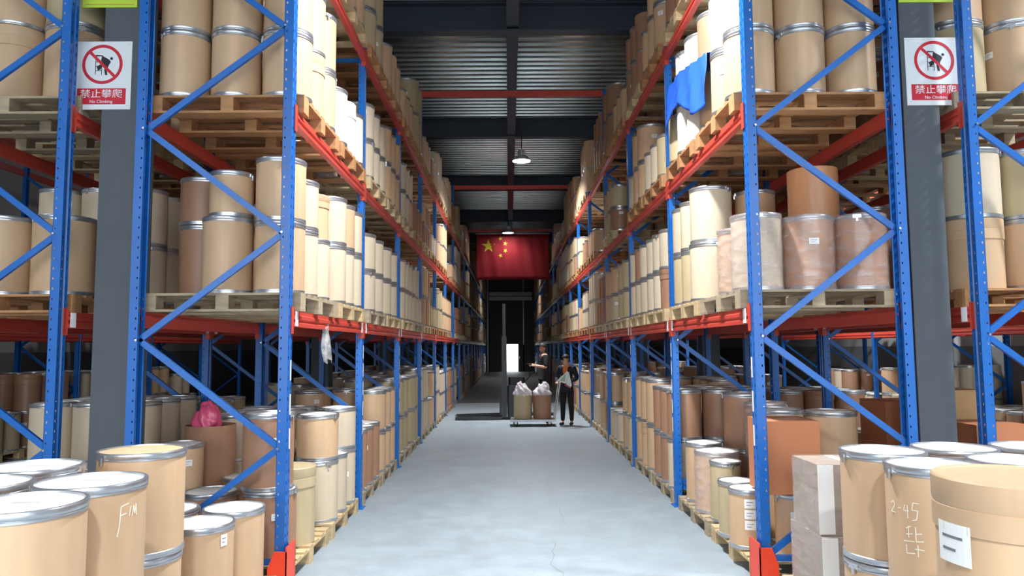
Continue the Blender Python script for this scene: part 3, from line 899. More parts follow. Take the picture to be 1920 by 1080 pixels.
def build_drum(d):
    r, h = round(d['d'] / 2, 4), round(d['h'], 3)
    seg = 48 if d['hits'] > 150 else (28 if d['hits'] > 25 else 20)
    o = thing(d['name'], drum_label(d), 'drum', (d['x'], d['y'], d['z']), group='fibre drums in the warehouse')
    m = KRAFT[d['col']]
    rz = random.uniform(0, 6.28) if d['rot'] is None else d['rot']
    st = d['style']
    # angle that faces the camera, in drum coordinates
    ca = math.atan2(CAM.y - d['y'], CAM.x - d['x'])
    if st in ('steel', 'wrap'):
        put('body', cached(('b', r, h, d['col'], seg), lambda: drum_body(r, h, m, seg)), o)
        rm = put('rim', cached(('rt', r, h, seg), lambda: rim_top(r, h, seg)), o)
        put('bottom_ring', cached(('rb', r, seg), lambda: rim_bot(r, seg)), o)
        lm = LID if d['lid'] == 'white' else LIDTAN
        lo = put('lid', cached(('l', r, h, lm.name, seg), lambda: lid_mesh(r, h, lm, seg)), o)
        if d['hits'] > 25:
            a = rz + ca + (1.15 if int(d['x'] * 100) % 2 else -1.0)
            cb = MB().box(-.004, .010, -.03, .03, h - .034, h - .008, CHROME).box(.004, .014, -.008, .008, h - .06, h - .02, CHROME)
            cb.build('clasp', rm, (r * math.cos(a), r * math.sin(a), 0), (0, 0, a))
        if d['hits'] > 90 and d['lid'] and d['y'] < 5.3:
            MB().box(-.05, .05, -.012, .012, h - .0028, h - .0020, GHOST).build('stamp', lo, (0.02, 0.0, 0), (0, 0, .05))
    elif st == 'fibre':
        hl = .11 if h > .5 else .08
        put('body', cached(('fb', r, h, d['col'], seg), lambda: MB().lathe([(r - .006, 0), (r - .006, h - .02)], m, seg, True, True, False).mesh('body')), o)
        put('lid', cached(('fl', r, h, d['col'], seg), lambda: MB().lathe(
            [(r - .005, h - hl * 1.5), (r + .001, h - hl * 1.5 + .004), (r + .001, h - hl * .8), (r - .002, h - hl * .78), (r + .001, h - hl * .72), (r + .001, h - .006), (r - .004, h), (r * .93, h - .001), (r * .90, h - .006)], m, seg, True, False, True).mesh('lid')), o)
    elif st == 'open':
        put('body', cached(('ob', r, h, d['col'], seg), lambda: MB().lathe([(r - .006, 0), (r - .002, .02), (r - .002, h - .01), (r, h - .005), (r - .002, h), (r - .010, h), (r - .010, h * .25)], m, seg, True, True, True).mesh('body')), o)
    if st == 'wrap':
        put('stretch_film', cached(('wf', r, h), lambda: MB().lathe([(r * .9, h + .008), (r + .008, h + .004), (r + .008, .0), ][::-1], FILM, 32).mesh('stretch_film')), o)
    pp = d['paper']
    if pp and d['hits'] > 12:
        rr = r + .0012 if st != 'wrap' else r + .0095
        lst = {1: [(.1, .62, .07, .05)], 2: [(.25, .60, .075, .05)], 3: [(.1, .70, .085, .07), (.1, .52, .085, .07), (.1, .34, .085, .07)],
               4: [(-.1, .42, .10, .15), (.75, .40, .09, .22)], 5: [(.75, .76, .05, .07)], 6: [(-.82, .64, .13, .12)]}[pp]
        if pp == 1:
            lst = [(random.uniform(-.7, .7), random.choice([.6, .7, .5]), .07, .05)]
        for da, zf, wl, hl in lst:
            mb = MB()
            a = ca + da
            da2 = wl / rr / 2
            curved_patch(rr, a - da2, a + da2, h * zf, h * zf + hl, PAPER, 6, mb)
            for q in range(2):
                zz = h * zf + hl * (.3 + .32 * q)
                curved_patch(rr + .0008, a - da2 * .65, a + da2 * (.6 if q else .2), zz, zz + hl * .07, PRINT, 4, mb)
            mb.build('paper_label', o)
    if d['extra'] in STROKES:
        one = d['extra'] == 'F1M'
        sc = .42 if one else .62
        for stk in STROKES[d['extra']]:
            put('chalk_stroke', stroke_mesh(r + .001, [[(p[0] * sc, p[1] * sc) for p in stk]], ca + (.52 if one else -.62), h * (.70 if one else .30), CHALK, .0045), o)
    return o

order = sorted(range(len(DRUMS)), key=lambda i: -DRUMS[i]['hits'])
chosen = [i for i in order if DRUMS[i]['hits'] > 0 or DRUMS[i]['label']]
forced = [i for i in chosen if DRUMS[i]['label'] and DRUMS[i]['hits'] > 0]
rest_ = [i for i in chosen if i not in set(forced) and DRUMS[i]['hits'] > 0]
N_IND = 300
ind = set(forced + rest_[:N_IND - len(forced)])
for i in sorted(ind):
    build_drum(DRUMS[i])
# the rest as one object
mb = MB()
seen_extra = 0
for i, d in enumerate(DRUMS):
    if i in ind:
        continue
    r, h = d['d'] / 2, d['h']
    T = Matrix.Translation((d['x'], d['y'], d['z']))
    seg = 14 if d['y'] < 20 else 10
    m = KRAFT[d['col']]
    mb.lathe([(r - .003, 0), (r - .003, h - .03)], m, seg, True, False, False, T)
    mb.lathe([(r, h - .035), (r + .003, h - .02), (r, h)], RIM if d['style'] != 'fibre' else m, seg, True, False, False, T)
    mb.lathe([(r, 0), (r + .002, .028)], RIM if d['style'] != 'fibre' else m, seg, True, True, False, T)
    mb.lathe([(r, h - .004), (r * .5, h - .004)], LID, seg, False, False, True, T)
so = mb.build('distant_drums')
tag(so, 'countless small fibre drums filling the distant rack bays and inner rows', 'drums', None, 'stuff')

# ------------------------------------------------------------------ pallets
def pallet_parts(lx, ly, m):
    """lists of boxes by part name; x across (depth), y along the rack"""
    P = {'deck_board': [], 'bearer': [], 'block': [], 'skid_board': []}
    nb_ = 7 if ly > .9 else 4
    bw = .10 if ly > .9 else .09
    for k in range(nb_):
        c = -ly / 2 + bw / 2 + k * (ly - bw) / (nb_ - 1)
        wv = bw * (1.25 if k in (0, nb_ - 1) else 1) / 2
        c = max(-ly / 2 + wv, min(ly / 2 - wv, c))
        P['deck_board'].append((0, c, PH - .009, lx, wv * 2, .018))
    for c in (-lx / 2 + .05, 0, lx / 2 - .05):
        P['bearer'].append((c, 0, PH - .026, .10, ly, .016))
        for d_ in (-ly / 2 + .065, 0, ly / 2 - .065):
            P['block'].append((c, d_, (PH - .034 + .018) / 2, .10 if c else .10, .13, PH - .052))
    for d_ in (-ly / 2 + .065, 0, ly / 2 - .065):
        P['skid_board'].append((0, d_, .009, lx, .13, .018))
    return P
def box_mesh(dx, dy, dz, m, name):
    mb = MB().cbox(-dx / 2, dx / 2, -dy / 2, dy / 2, -dz / 2, dz / 2, m, .003)
    return mb.mesh(name)
po_ = sorted(range(len(PALLETS)), key=lambda i: -PALLETS[i]['hits'])
full = set(po_[:44]); mid = set(i for i in po_[44:230] if PALLETS[i]['hits'] > 0)
def pallet_label(p):
    w_ = {'pale': 'pale', 'grey': 'weathered grey', 'orange': 'orange-brown'}[p['wood']]
    return f"{w_} wooden pallet, {p['info']}".replace(' pallet near pallet', '').replace('near pallet', 'near half').replace('far pallet', 'far half')
stuff = MB()
for i, p in enumerate(PALLETS):
    m = WOOD[p['wood']]
    PP = pallet_parts(round(p['lx'], 3), round(p['ly'], 3), m)
    if i in full or i in mid:
        o = thing('wooden_pallet', pallet_label(p), 'pallet', (p['x'], p['y'], p['z']), group='wooden pallets under the drums')
    if i in full:
        for nm, L in PP.items():
            for (x, y, z, dx, dy, dz) in L:
                put(nm, cached((nm, round(dx, 3), round(dy, 3), round(dz, 3), p['wood']), lambda: box_mesh(dx, dy, dz, m, nm)), o, (x, y, z), (0, 0, random.uniform(-.004, .004) if nm == 'deck_board' else 0))
    elif i in mid:
        for nm, L in PP.items():
            def mk(L=L, nm=nm):
                q = MB()
                for (x, y, z, dx, dy, dz) in L:
                    q.box(x - dx / 2, x + dx / 2, y - dy / 2, y + dy / 2, z - dz / 2, z + dz / 2, m)
                return q.mesh(nm + 's')
            tag(put(nm + 's', cached((nm, 'mid', round(p['lx'], 3), round(p['ly'], 3), p['wood']), mk), o), kind='stuff')
    else:
        for nm, L in PP.items():
            for (x, y, z, dx, dy, dz) in L:
                x, y, z = x + p['x'], y + p['y'], z + p['z']
                stuff.box(x - dx / 2, x + dx / 2, y - dy / 2, y + dy / 2, z - dz / 2, z + dz / 2, m)
tag(stuff.build('distant_pallets'), 'countless small wooden pallets in the distant rack bays', 'pallets', None, 'stuff')

# ------------------------------------------------------------------ lamps
GLOW = mat('lamp_glow', (1, 1, 1, 1), 0.5, emit=(0.93, 0.97, 1.0, 1), estr=25.0)
REFL = mat('lamp_reflector', lin(222, 226, 230), 0.3, 0.5)
def lamp(x, y, on, lab, z=6.32):
    o = thing('high_bay_lamp', lab, 'lamp', (x, y, z), group='high bay lamps along the ridge')
    MB().lathe([(.235, 0), (.238, .004), (.16, .11), (.10, .15), (.095, .15), (.15, .105), (.225, .006)], REFL, 32).build('reflector', o)
    MB().lathe([(.0, .02), (.212, .02)], GLOW if on else LID, 32, False).build('lens', o)
    MB().lathe([(.10, .15), (.10, .26), (.07, .28), (.0, .28)], REFL, 24).build('driver_housing', o)
    MB().tube((0, 0, .28), (0, 0, 7.05 - z), .012, DARK).build('hanging_rod', o)
    if on:
        ld = bpy.data.lights.new('lamp_light', 'AREA')
        ld.shape = 'DISK'; ld.size = .42; ld.spread = 2.3
        ld.energy = LAMP_POWER * on
        ld.color = (0.95, 0.98, 1.0)
        lo = bpy.data.objects.new('lamp_light', ld)
        C.objects.link(lo)
        lo.parent = o
        lo.location = (0, 0, 0.012)
    return o
lamp(.22, 5.6, 1, 'lit round high bay lamp nearest, hanging above the first bay')
lamp(.25, 17.7, .8, 'lit round high bay lamp hanging in mid aisle below the ridge beam')
lamp(-.10, 29.0, .03, 'lit high bay lamp hanging just before the flag')
lamp(.10, 41.5, .2, 'high bay lamp beyond the flag')
for x in (-6.3, 6.3):  # unseen lamps added over the side aisles, the right pair to light the wall
    for y in (4.0, 16.0):
        lamp(x, y, .9 if x > 0 else .08, 'unseen added high bay lamp over the %s side aisle, %s' % ('left' if x < 0 else 'right', 'near' if y < 9 else 'far'))
lamp(.2, -3.0, 1.3, 'unseen high bay lamp added behind the viewpoint to brighten the near lids')  # added out of view to whiten the foreground lids

# ------------------------------------------------------------------ flag
FLAG = mat('flag_red', lin(160, 22, 34), 0.7, noise=0.05, nscale=2)
STAR = mat('flag_yellow', lin(228, 205, 60), 0.6)
fo = thing('flag', 'large red flag with yellow stars hanging across the aisle end', 'flag', (.085, 29.60, 4.50))
FW, FH = 2.98, 1.88
wave = lambda x, z: .03 * math.sin(x * 5.1) * (1.2 - z / FH) + .012 * math.sin(x * 13 + z * 2)
v, f = [], []
NX, NZ = 60, 12
for j in range(NZ + 1):
    for i in range(NX + 1):
        x, z = -FW / 2 + FW * i / NX, FH * j / NZ
        v.append((x, wave(x, z), z))
for j in range(NZ):
    for i in range(NX):
        a = j * (NX + 1) + i
        f.append((a, a + 1, a + NX + 2, a + NX + 1))
cl = MB().add(v, f, FLAG, True).build('cloth', fo)
sm_ = cl.modifiers.new('solid', 'SOLIDIFY'); sm_.thickness = .003
def star(cx, cz, r, rot):
    mb = MB()
    P = [(cx, cz)]
    for k in range(10):
        rr = r if k % 2 == 0 else r * .382
        a = rot + PI / 2 + k * PI / 5
        P.append((cx + rr * math.cos(a), cz + rr * math.sin(a)))
    vv_ = [(x, wave(x, z) - .006, z) for x, z in P]
    mb.add(vv_, [(0, 1 + k, 1 + (k + 1) % 10) for k in range(10)], STAR)
    mb.build('star', fo)
U_ = FW / 30
star(-FW / 2 + 5 * U_, FH - 5 * U_, 3 * U_, 0)
for (a, b) in ((10, 2), (12, 4), (12, 7), (10, 9)):
    star(-FW / 2 + a * U_, FH - b * U_, U_, math.atan2((5 - b) * -1, (5 - a)) + PI / 2)
MB().tube((-FW / 2 - .05, 0, FH + .01), (FW / 2 + .05, 0, FH + .01), .014, CHROME).build('rod', fo)
for x in (-1.3, 0, 1.3):
    MB().tube((x, 0, FH + .01), (x, .03, FH + .12), .004, DARK, 6).build('cord', fo)

# ------------------------------------------------------------------ warning signs
SW = mat('sign_white', lin(232, 236, 238), 0.45)
SR = mat('sign_red', lin(206, 30, 52), 0.45)
SK = mat('sign_black', lin(28, 28, 34), 0.5)
SG = mat('sign_green', lin(196, 226, 70), 0.45)
def text(body, name, parent, x, z, size, m, y, bold=.0, xs=1.0):
    c = bpy.data.curves.new(name, 'FONT')
    c.body = body
    c.size = size
    c.align_x = 'CENTER'
    c.align_y = 'CENTER'
    c.extrude = .0004
    c.offset = bold
    c.space_character = 1.0
    c.materials.append(m)
    o = put(name, c, parent, (x, y, z), (PI / 2, 0, 0))
    o.scale = (xs, 1, 1)
    bpy.context.view_layer.update()
    me = bpy.data.meshes.new_from_object(o.evaluated_get(bpy.context.evaluated_depsgraph_get()))
    bpy.data.objects.remove(o)
    return put(name, me, parent, (x, y, z), (PI / 2, 0, 0), (xs, 1, 1))
def sign(x, z, lab):
    W_, H_ = .455, .545
    o = thing('warning_sign', lab, 'sign', (x, 5.552, z))
    MB().box(-W_ / 2, W_ / 2, -.002, .006, -H_ / 2, H_ / 2, SW).build('board', o)
    y = -.0035
    v, f = [], []
    n, cz, R1, R2 = 64, .088, .158, .134
    for k in range(n):
        a = 2 * PI * k / n
        v += [(R1 * math.cos(a), y, cz + R1 * math.sin(a)), (R2 * math.cos(a), y, cz + R2 * math.sin(a))]
    f = [(2 * k, 2 * k + 1, (2 * k + 3) % (2 * n), (2 * k + 2) % (2 * n)) for k in range(n)]
    mb = MB().add(v, f, SR)
    a = PI * .75
    d_ = Vector((math.cos(a), math.sin(a))); nn = Vector((-d_.y, d_.x)) * .0115
    P = [d_ * .14 + nn, d_ * .14 - nn, d_ * -.14 - nn, d_ * -.14 + nn]
    mb.add([(p.x, y - .0006, cz + p.y) for p in P], [(0, 1, 2, 3)], SR)
    mb.build('prohibition_ring', o)
    # climbing figure and ladder, drawn as flat shapes
    mb = MB()
    def ln(p, q, wd):
        p, q = Vector(p), Vector(q)
        d = (q - p).normalized(); n2 = Vector((-d.y, d.x)) * wd / 2
        mb.add([(t.x, y + .0004, cz + t.y) for t in (p + n2, p - n2, q - n2, q + n2)], [(0, 1, 2, 3)], SK)
    ln((-.052, .075), (-.052, -.082), .005); ln((-.004, .03), (-.004, -.085), .005)
    for zz in (-.05, -.015, .02, .067):
        ln((-.052, zz), (-.002, zz), .005)
    def poly(P):
        mb.add([(a_, y + .0003, cz + b_) for a_, b_ in P], [tuple(range(len(P)))], SK)
    poly([(-.004, .072), (.012, .06), (.052, .038), (.066, .02), (.05, -.008), (.02, -.006), (-.012, .03)])
    poly([(.022, -.006), (.05, -.008), (.036, -.05), (.042, -.085), (.024, -.088), (.016, -.045)])
    poly([(-.044, -.018), (-.02, -.002), (.0, -.008), (-.012, -.04), (-.034, -.052)])
    ln((-.05, .072), (.0, .068), .009)
    c8 = [(.07 + .0115 * math.cos(2 * PI * k / 12), .046 + .0115 * math.sin(2 * PI * k / 12)) for k in range(12)]
    poly(c8)
    mb.build('pictogram', o)
    MB().box(-.19, .19, y, -.002, -.232, -.105, SR).build('red_panel', o)
    text('禁止攀爬', 'lettering', o, 0, -.152, .074, SW, y - .0006, .0001, 1.12)
    text('No Climbing', 'lettering', o, 0, -.211, .033, SW, y - .0006, .0002, 1.05)
    for bx in (-.2, .2):
        for bz in (-.245, .245):
            MB().lathe([(.004, 0), (.004, .002), (0, .003)], CHROME, 8, True, False, True, Matrix.Rotation(PI / 2, 4, 'X')).build('screw', o, (bx, -.002, bz))
    return o
sign(-3.258, 3.873, 'white no-climbing sign with red circle on the left grey column')
sign(3.265, 3.873, 'white no-climbing sign with red circle on the right grey column')
for x, z, s_ in ((-3.22, 4.423, 'left'), (3.225, 4.437, 'right')):
    o = thing('notice_board', 'yellow-green notice cut off by the top edge, above the %s no-climbing sign' % s_, 'sign', (x, 5.552, z))
    MB().box(-.215, .215, -.002, .006, 0, .30, SG).build('board', o)
    MB().box(-.19, .19, -.003, -.002, .02, .024, SR).build('border_line', o)

# ------------------------------------------------------------------ blue tarp, bags
def sheet(name, fn, nu, nv, m, parent=None, thick=.003):
    v, f = [], []
    for j in range(nv + 1):
        for i in range(nu + 1):
            v.append(fn(i / nu, j / nv))
    for j in range(nv):
        for i in range(nu):
            a = j * (nu + 1) + i
            f.append((a, a + 1, a + nu + 2, a + nu + 1))
    o = MB().add(v, f, m, True).build(name, parent)
    sm = o.modifiers.new('solid', 'SOLIDIFY'); sm.thickness = thick
    return o
def tarp_fn(u, v):
    y = 6.12 + u * 1.45
    ztop = 4.27 + .22 * min(1, u * 1.4)
    drop = .40 + .10 * math.sin(u * 7) + (.25 * (u - .8) if u > .8 else 0)
    if v < .25:                                    # part lying back over the lids
        k = v / .25
        return (1.80 - .15 * k, y, ztop + .02 * (1 - k) + .006 * math.sin(u * 30))
    k = (v - .25) / .75
    fold = .020 * math.sin(u * 20 + k * 3) * (.3 + k) + .010 * math.sin(u * 41 - k * 5)
    return (1.636 - fold * .8 - .02 * k, y + .16 * k * u, ztop - drop * k)
tp = sheet('tarpaulin', tarp_fn, 70, 20, TARP)
tag(tp, 'bright blue tarpaulin draped over the lamp-whitened drums of the right second shelf', 'tarpaulin')

def crumple(name, c, r, h, m, parent=None, seed=1, lo=.6):
    rd = random.Random(seed)
    bm = bmesh.new()
    bmesh.ops.create_icosphere(bm, subdivisions=4, radius=1)
    ph = [rd.uniform(0, 6) for _ in range(9)]
    for vt in bm.verts:
        p = vt.co
        k = 1 + .10 * math.sin(p.x * 7 + ph[0] + p.z * 4) + .09 * math.sin(p.y * 9 + ph[1] - p.z * 6) + .06 * math.sin(p.z * 13 + ph[2] + p.x * 8) + .04 * math.sin(p.x * 21 + ph[3]) * math.sin(p.y * 19 + ph[4])
        tz = p.z
        top = max(0, tz) ** 1.5
        vt.co = Vector((p.x * r * k * (1 - .45 * top), p.y * r * k * (1 - .45 * top), (tz * h * k)))
    me = bpy.data.meshes.new(name)
    bm.to_mesh(me); bm.free()
    me.materials.append(m)
    me.polygons.foreach_set('use_smooth', [True] * len(me.polygons))
    return put(name, me, parent, c)
pk = crumple('plastic_bag', (-2.73, 6.44, PH + .97), .11, .17, PINK, seed=4)
tag(pk, 'crumpled pink plastic bag in the tall open drum of the left rack', 'bag')
def hang(u, v):
    return (-1.70 - .02 * math.sin(u * 9 + v * 3) + .01 * v, 6.42 + (u - .5) * (.16 + .05 * v) + .012 * math.sin(v * 8), 1.93 - .31 * v - .02 * math.sin(u * 7))
hb = sheet('plastic_sheet', hang, 16, 20, SCRAP, None, .002)
tag(hb, 'clear plastic scrap hanging under the left first beam', 'plastic')

# ------------------------------------------------------------------ platform cart with two open drums
CY = 16.45
ct = thing('platform_cart', 'steel platform hand cart carrying two drums, in mid aisle', 'cart', (.43, CY, 0))
MB().cbox(-.50, .50, -.32, .32, .125, .155, STEEL, .02).build('deck', ct)
MB().box(-.50, .50, -.325, -.32, .11, .155, SILVER).build('deck_edge', ct)
for x in (-.38, .36):
    for y in (-.24, .24):
        wo = MB().lathe([(.0, -.02), (.05, -.02), (.055, -.012), (.055, .012), (.05, .02), (0, .02)], BLACK, 20).build('wheel', ct, (x, y, .055), (PI / 2, 0, 0))
        MB().box(-.03, .03, -.03, .03, .045, .07, SILVER).box(-.03, .03, .024, .028, 0, .06, SILVER).box(-.03, .03, -.028, -.024, 0, .06, SILVER).build('fork_bracket', ct, (x, y, .055))
for y in (-.24, .24):
    MB().tube((.48, y, .15), (.60, y, .96), .014, CHROME).build('handle_post', ct)
MB().tube((.60, -.25, .96), (.60, .25, .96), .016, CHROME).build('handle_bar', ct)
MB().tube((.54, -.24, .55), (.54, .24, .55), .011, CHROME).build('cross_rail', ct)
for k, (x, cc, nm) in enumerate(((.21, 'olive', 'olive-tan drum on the cart, its plastic liner bunched on top'), (.64, 'brown', 'reddish drum on the cart beside the handle, liner bunched on top'))):
    dd = dict(x=x, y=CY, z=.156, d=.41, h=.52, col=cc, style='open', info=None, label=nm, paper=None, lid=None, extra=None, hits=60, name='fibre_drum', rot=0)
    do = build_drum(dd)
    bg_ = crumple('liner_bag', (x, CY, .156 + .56), .185, .20, BAGFILM, seed=7 + k)
    tag(bg_, ('white' if k == 0 else 'pinkish') + ' crumpled liner bag bulging out of the ' + ('olive' if k == 0 else 'reddish') + ' drum on the cart', 'bag')
    crumple('fold', (.06 * (1 if k else -1), 0, .12), .10, .13, BAGFILM, bg_, seed=17 + k)

# ------------------------------------------------------------------ pallet stacker
SY = 18.05
TRUCK = mat('stacker_grey', lin(52, 54, 58), 0.4, noise=0.06, nscale=4)
st = thing('pallet_stacker', 'tall dark electric pallet stacker standing across the aisle, forks towards the rack', 'forklift', (-.21, SY, 0))
for y in (-.30, .30):
    MB().extrude([(-.06, y - .03), (.06, y - .03), (.06, y - .02), (-.05, y - .02), (-.05, y + .02), (.06, y + .02), (.06, y + .03), (-.06, y + .03)], .06, 2.0, TRUCK, 'z').build('mast_rail', st)
    MB().box(-.035, .035, y * .85 - .02, y * .85 + .02, .1, 2.80, TRUCK).build('inner_mast_rail', st)
    MB().box(-1.18, -.06, y - .07, y + .07, .0 + .012, .075, TRUCK).build('straddle_leg', st)
    MB().lathe([(0, -.03), (.035, -.03), (.035, .03), (0, .03)], BLACK, 14).build('wheel', st, (-1.1, y, .035), (PI / 2, 0, 0))
for z in (.35, 1.1, 1.95):
    MB().box(-.05, .05, -.3, .3, z, z + .05, TRUCK).build('mast_crossbar', st)
MB().box(-.03, .03, -.26, .26, 2.74, 2.80, SILVER).build('mast_crossbar', st)
MB().tube((0, 0, .1), (0, 0, 1.7), .035, CHROME).build('lift_cylinder', st)
for y in (-.10, .10):
    MB().box(-.01, .01, y - .012, y + .012, .2, 2.7, DARK).build('chain', st)
MB().box(-.12, -.07, -.24, .24, .10, .50, TRUCK).build('carriage', st)
for y in (-.17, .17):
    MB().extrude([(-1.20, .085), (-1.20, .098), (-.12, .13), (-.12, .48), (-.10, .48), (-.10, .085)], y - .05, y + .05, DARK, 'y').build('fork', st)
MB().cbox(.07, .56, -.36, .36, .07, .82, TRUCK, .05).build('battery_body', st)
MB().cbox(.10, .50, -.30, .30, .82, 1.02, DARK, .05).build('cowl', st)
MB().tube((.50, 0, .9), (.72, 0, 1.12), .02, DARK).build('tiller', st)
MB().tube((.72, -.16, 1.12), (.72, .16, 1.12), .02, BLACK).build('tiller_grip', st)
MB().cbox(.62, 1.20, -.28, .28, .09, .125, DARK, .03).build('foot_platform', st)
MB().box(.56, .64, -.28, .28, .06, .2, TRUCK).build('platform_hinge', st)
for x in (.3, 1.0):
    MB().lathe([(0, -.04), (.055, -.04), (.055, .04), (0, .04)], BLACK, 16).build('wheel', st, (x, 0, .055), (PI / 2, 0, 0))

# ------------------------------------------------------------------ people
SKIN = mat('skin', lin(198, 148, 120), 0.55)
HAIR = mat('hair_black', lin(22, 19, 18), 0.6)
NAVY = mat('cloth_navy', lin(26, 30, 46), 0.85, noise=0.08, nscale=9)
BLK = mat('cloth_black', lin(20, 20, 23), 0.85, noise=0.08, nscale=9)
GREYT = mat('cloth_charcoal', lin(38, 39, 44), 0.85, noise=0.06, nscale=9)
ORNG = mat('cloth_orange', lin(212, 112, 38), 0.8)
EYE = mat('eye_dark', lin(20, 16, 14), 0.3)
LIP = mat('lips', lin(160, 86, 78), 0.5)
def skinned(name, V, E, root, m, parent, sub=2):
    keys = list(V)
    me = bpy.data.meshes.new(name)
    me.from_pydata([V[k][0] for k in keys], [(keys.index(a), keys.index(b)) for a, b in E], [])
    o = put(name, me, parent)
    o.modifiers.new('skin', 'SKIN').use_smooth_shade = True
    if not me.skin_vertices:
        return o
    sk = me.skin_vertices[0].data
    for i, k in enumerate(keys):
        r = V[k][1]
        sk[i].radius = r if isinstance(r, tuple) else (r, r)
        sk[i].use_root = (k == root)
    ss = o.modifiers.new('sub', 'SUBSURF')
    ss.levels = sub; ss.render_levels = sub
    me.materials.append(m)
    return o
def person(lab, H, loc, rz, arms, head_yaw, head_pitch, long_sleeve, top, bottom, hair_r, stance, group=None):
    o = thing('person', lab, 'person', loc, (0, 0, rz), group)
    k = H / 1.7
    V, E = {}, []
    def a(n, p, r, to=None):
        V[n] = (tuple(c * k for c in p), (r[0] * k, r[1] * k) if isinstance(r, tuple) else r * k)
        if to: E.append((to, n))
    a('pelvis', (0, 0, .93), (.135, .10))
    a('waist', (0, 0, 1.08), (.120, .085), 'pelvis')
    a('chest', (0, .0, 1.26), (.145, .10), 'waist')
    a('upper', (0, .005, 1.38), (.12, .085), 'chest')
    a('neck', (0, .005, 1.46), .052, 'upper')
    hy, hp = head_yaw, head_pitch
    fx, fy, fz = math.sin(hy) * math.cos(hp), -math.cos(hy) * math.cos(hp), -math.sin(hp)
    hb_ = Vector((fx * .02, .0 + fy * .02, 1.53))
    a('jaw', (hb_.x + fx * .012, hb_.y + fy * .012, 1.535), (.062, .066), 'neck')
    a('face', (hb_.x + fx * .006, hb_.y + fy * .006, 1.60), (.074, .088), 'jaw')
    a('crown', (hb_.x - fx * .004, hb_.y - fy * .004, 1.655), (.058, .068), 'face')
    for s, L, (el, wr, tip) in ((1, 'r', arms[0]), (-1, 'l', arms[1])):
        a('sh' + L, (s * .175, .0, 1.385), .058, 'upper')
        a('el' + L, el, .042, 'sh' + L)
        e_, w_ = Vector(el), Vector(wr)
        a('fo' + L, tuple(e_.lerp(w_, .35)), .040, 'el' + L)
        a('wr' + L, wr, .026, 'fo' + L)
        t_ = Vector(tip)
        d = (t_ - w_).normalized()
        side = d.cross(Vector((0, 0, 1))).normalized()
        if side.length < .1: side = Vector((1, 0, 0))
        a('pa' + L, tuple(w_ + d * .055), (.032, .020), 'wr' + L)
        for q, (off, ln_) in enumerate(((-.027, .062), (-.009, .072), (.009, .068), (.027, .052))):
            b0 = w_ + d * .085 + side * off
            b1 = b0 + d * ln_ * .5 + Vector((0, 0, -.006))
            b2 = b1 + d * ln_ * .35 + Vector((0, 0, -.026))
            a(f'f{q}a' + L, tuple(b0), .0095, 'pa' + L)
            a(f'f{q}b' + L, tuple(b1), .0088, f'f{q}a' + L)
            a(f'f{q}c' + L, tuple(b2), .0075, f'f{q}b' + L)
        b0 = w_ + d * .035 - side * .035 * s
        a('ta' + L, tuple(b0), .012, 'pa' + L)
        a('tb' + L, tuple(b0 + d * .035 - side * .012 * s + Vector((0, 0, -.012))), .0095, 'ta' + L)
    for s, L in ((1, 'r'), (-1, 'l')):
        sx_, sy_ = stance[0 if s > 0 else 1]
        a('hi' + L, (s * .085, 0, .88), .088, 'pelvis')
        a('kn' + L, (s * .09 + sx_ * .5, sy_ * .5 - .015, .48), .056, 'hi' + L)
        a('ca' + L, (s * .09 + sx_ * .7, sy_ * .7 + .012, .36), .053, 'kn' + L)
        a('an' + L, (s * .09 + sx_, sy_ + .01, .09), .036, 'ca' + L)
        a('to' + L, (s * .105 + sx_, sy_ - .13, .035), .033, 'an' + L)
    skinned('body', V, E, 'pelvis', SKIN, o)
    # clothes: same skeleton, larger radii
    def cloth(name, keys, m, grow, extra=None):
        W = {}
        for n in keys:
            r = V[n][1]
            g = grow * k
            W[n] = (V[n][0], (r[0] + g, r[1] + g) if isinstance(r, tuple) else r + g)
        if extra: W.update(extra)
        E2 = [(p, q) for p, q in E if p in W and q in W] + [(a_, b_) for a_, b_ in (('pelvis', 'hem'),) if a_ in W and b_ in W]
        return skinned(name, W, E2, keys[0], m, o)
    tk = ['pelvis', 'waist', 'chest', 'upper', 'shr', 'shl', 'elr', 'ell']
    if long_sleeve:
        tk += ['for', 'fol', 'wrr', 'wrl']
    cloth('jacket' if long_sleeve else 'shirt', tk, top, .020 if long_sleeve else .014, {'hem': ((0, 0, .84 * k), ((.150 if long_sleeve else .135) * k, .118 * k))})
    ph_ = cloth('trousers', ['pelvis', 'waist', 'hir', 'hil', 'knr', 'knl', 'car', 'cal', 'anr', 'anl'], bottom, .014)
    for L in 'rl':
        an, to = Vector(V['an' + L][0]), Vector(V['to' + L][0])
        skinned('shoe', {'a': (tuple(an + Vector((0, .03, -.042 * k))), .042 * k), 'b': (tuple(an.lerp(to, .55) + Vector((0, 0, -.01 * k))), (.045 * k, .040 * k)), 'c': (tuple(to + Vector((0, -.02, .005))), (.042 * k, .034 * k))}, [('a', 'b'), ('b', 'c')], 'a', DARK, o)
    hc = Vector(V['face'][0])
    R = Matrix.Rotation(hy, 4, 'Z') @ Matrix.Rotation(hp, 4, 'X')
    def at(p): return tuple(hc + (R @ (Vector(p) * k)))
    for s in (-1, 1):
        MB().lathe([(0, -.004), (.007, 0), (0, .004)], EYE, 10, T=Matrix.Rotation(PI / 2, 4, 'X')).build('eye', o, at((s * .030, -.083, .005)))
        MB().box(-.014, .014, -.003, .003, -.003, .003, HAIR).build('eyebrow', o, at((s * .030, -.086, .027)), (hp, 0, hy))
        MB().lathe([(0, -.03), (.014, -.018), (.018, .0), (.014, .02), (0, .03)], SKIN, 10).build('ear', o, at((s * .078, .008, -.005)), (0, 0, hy))
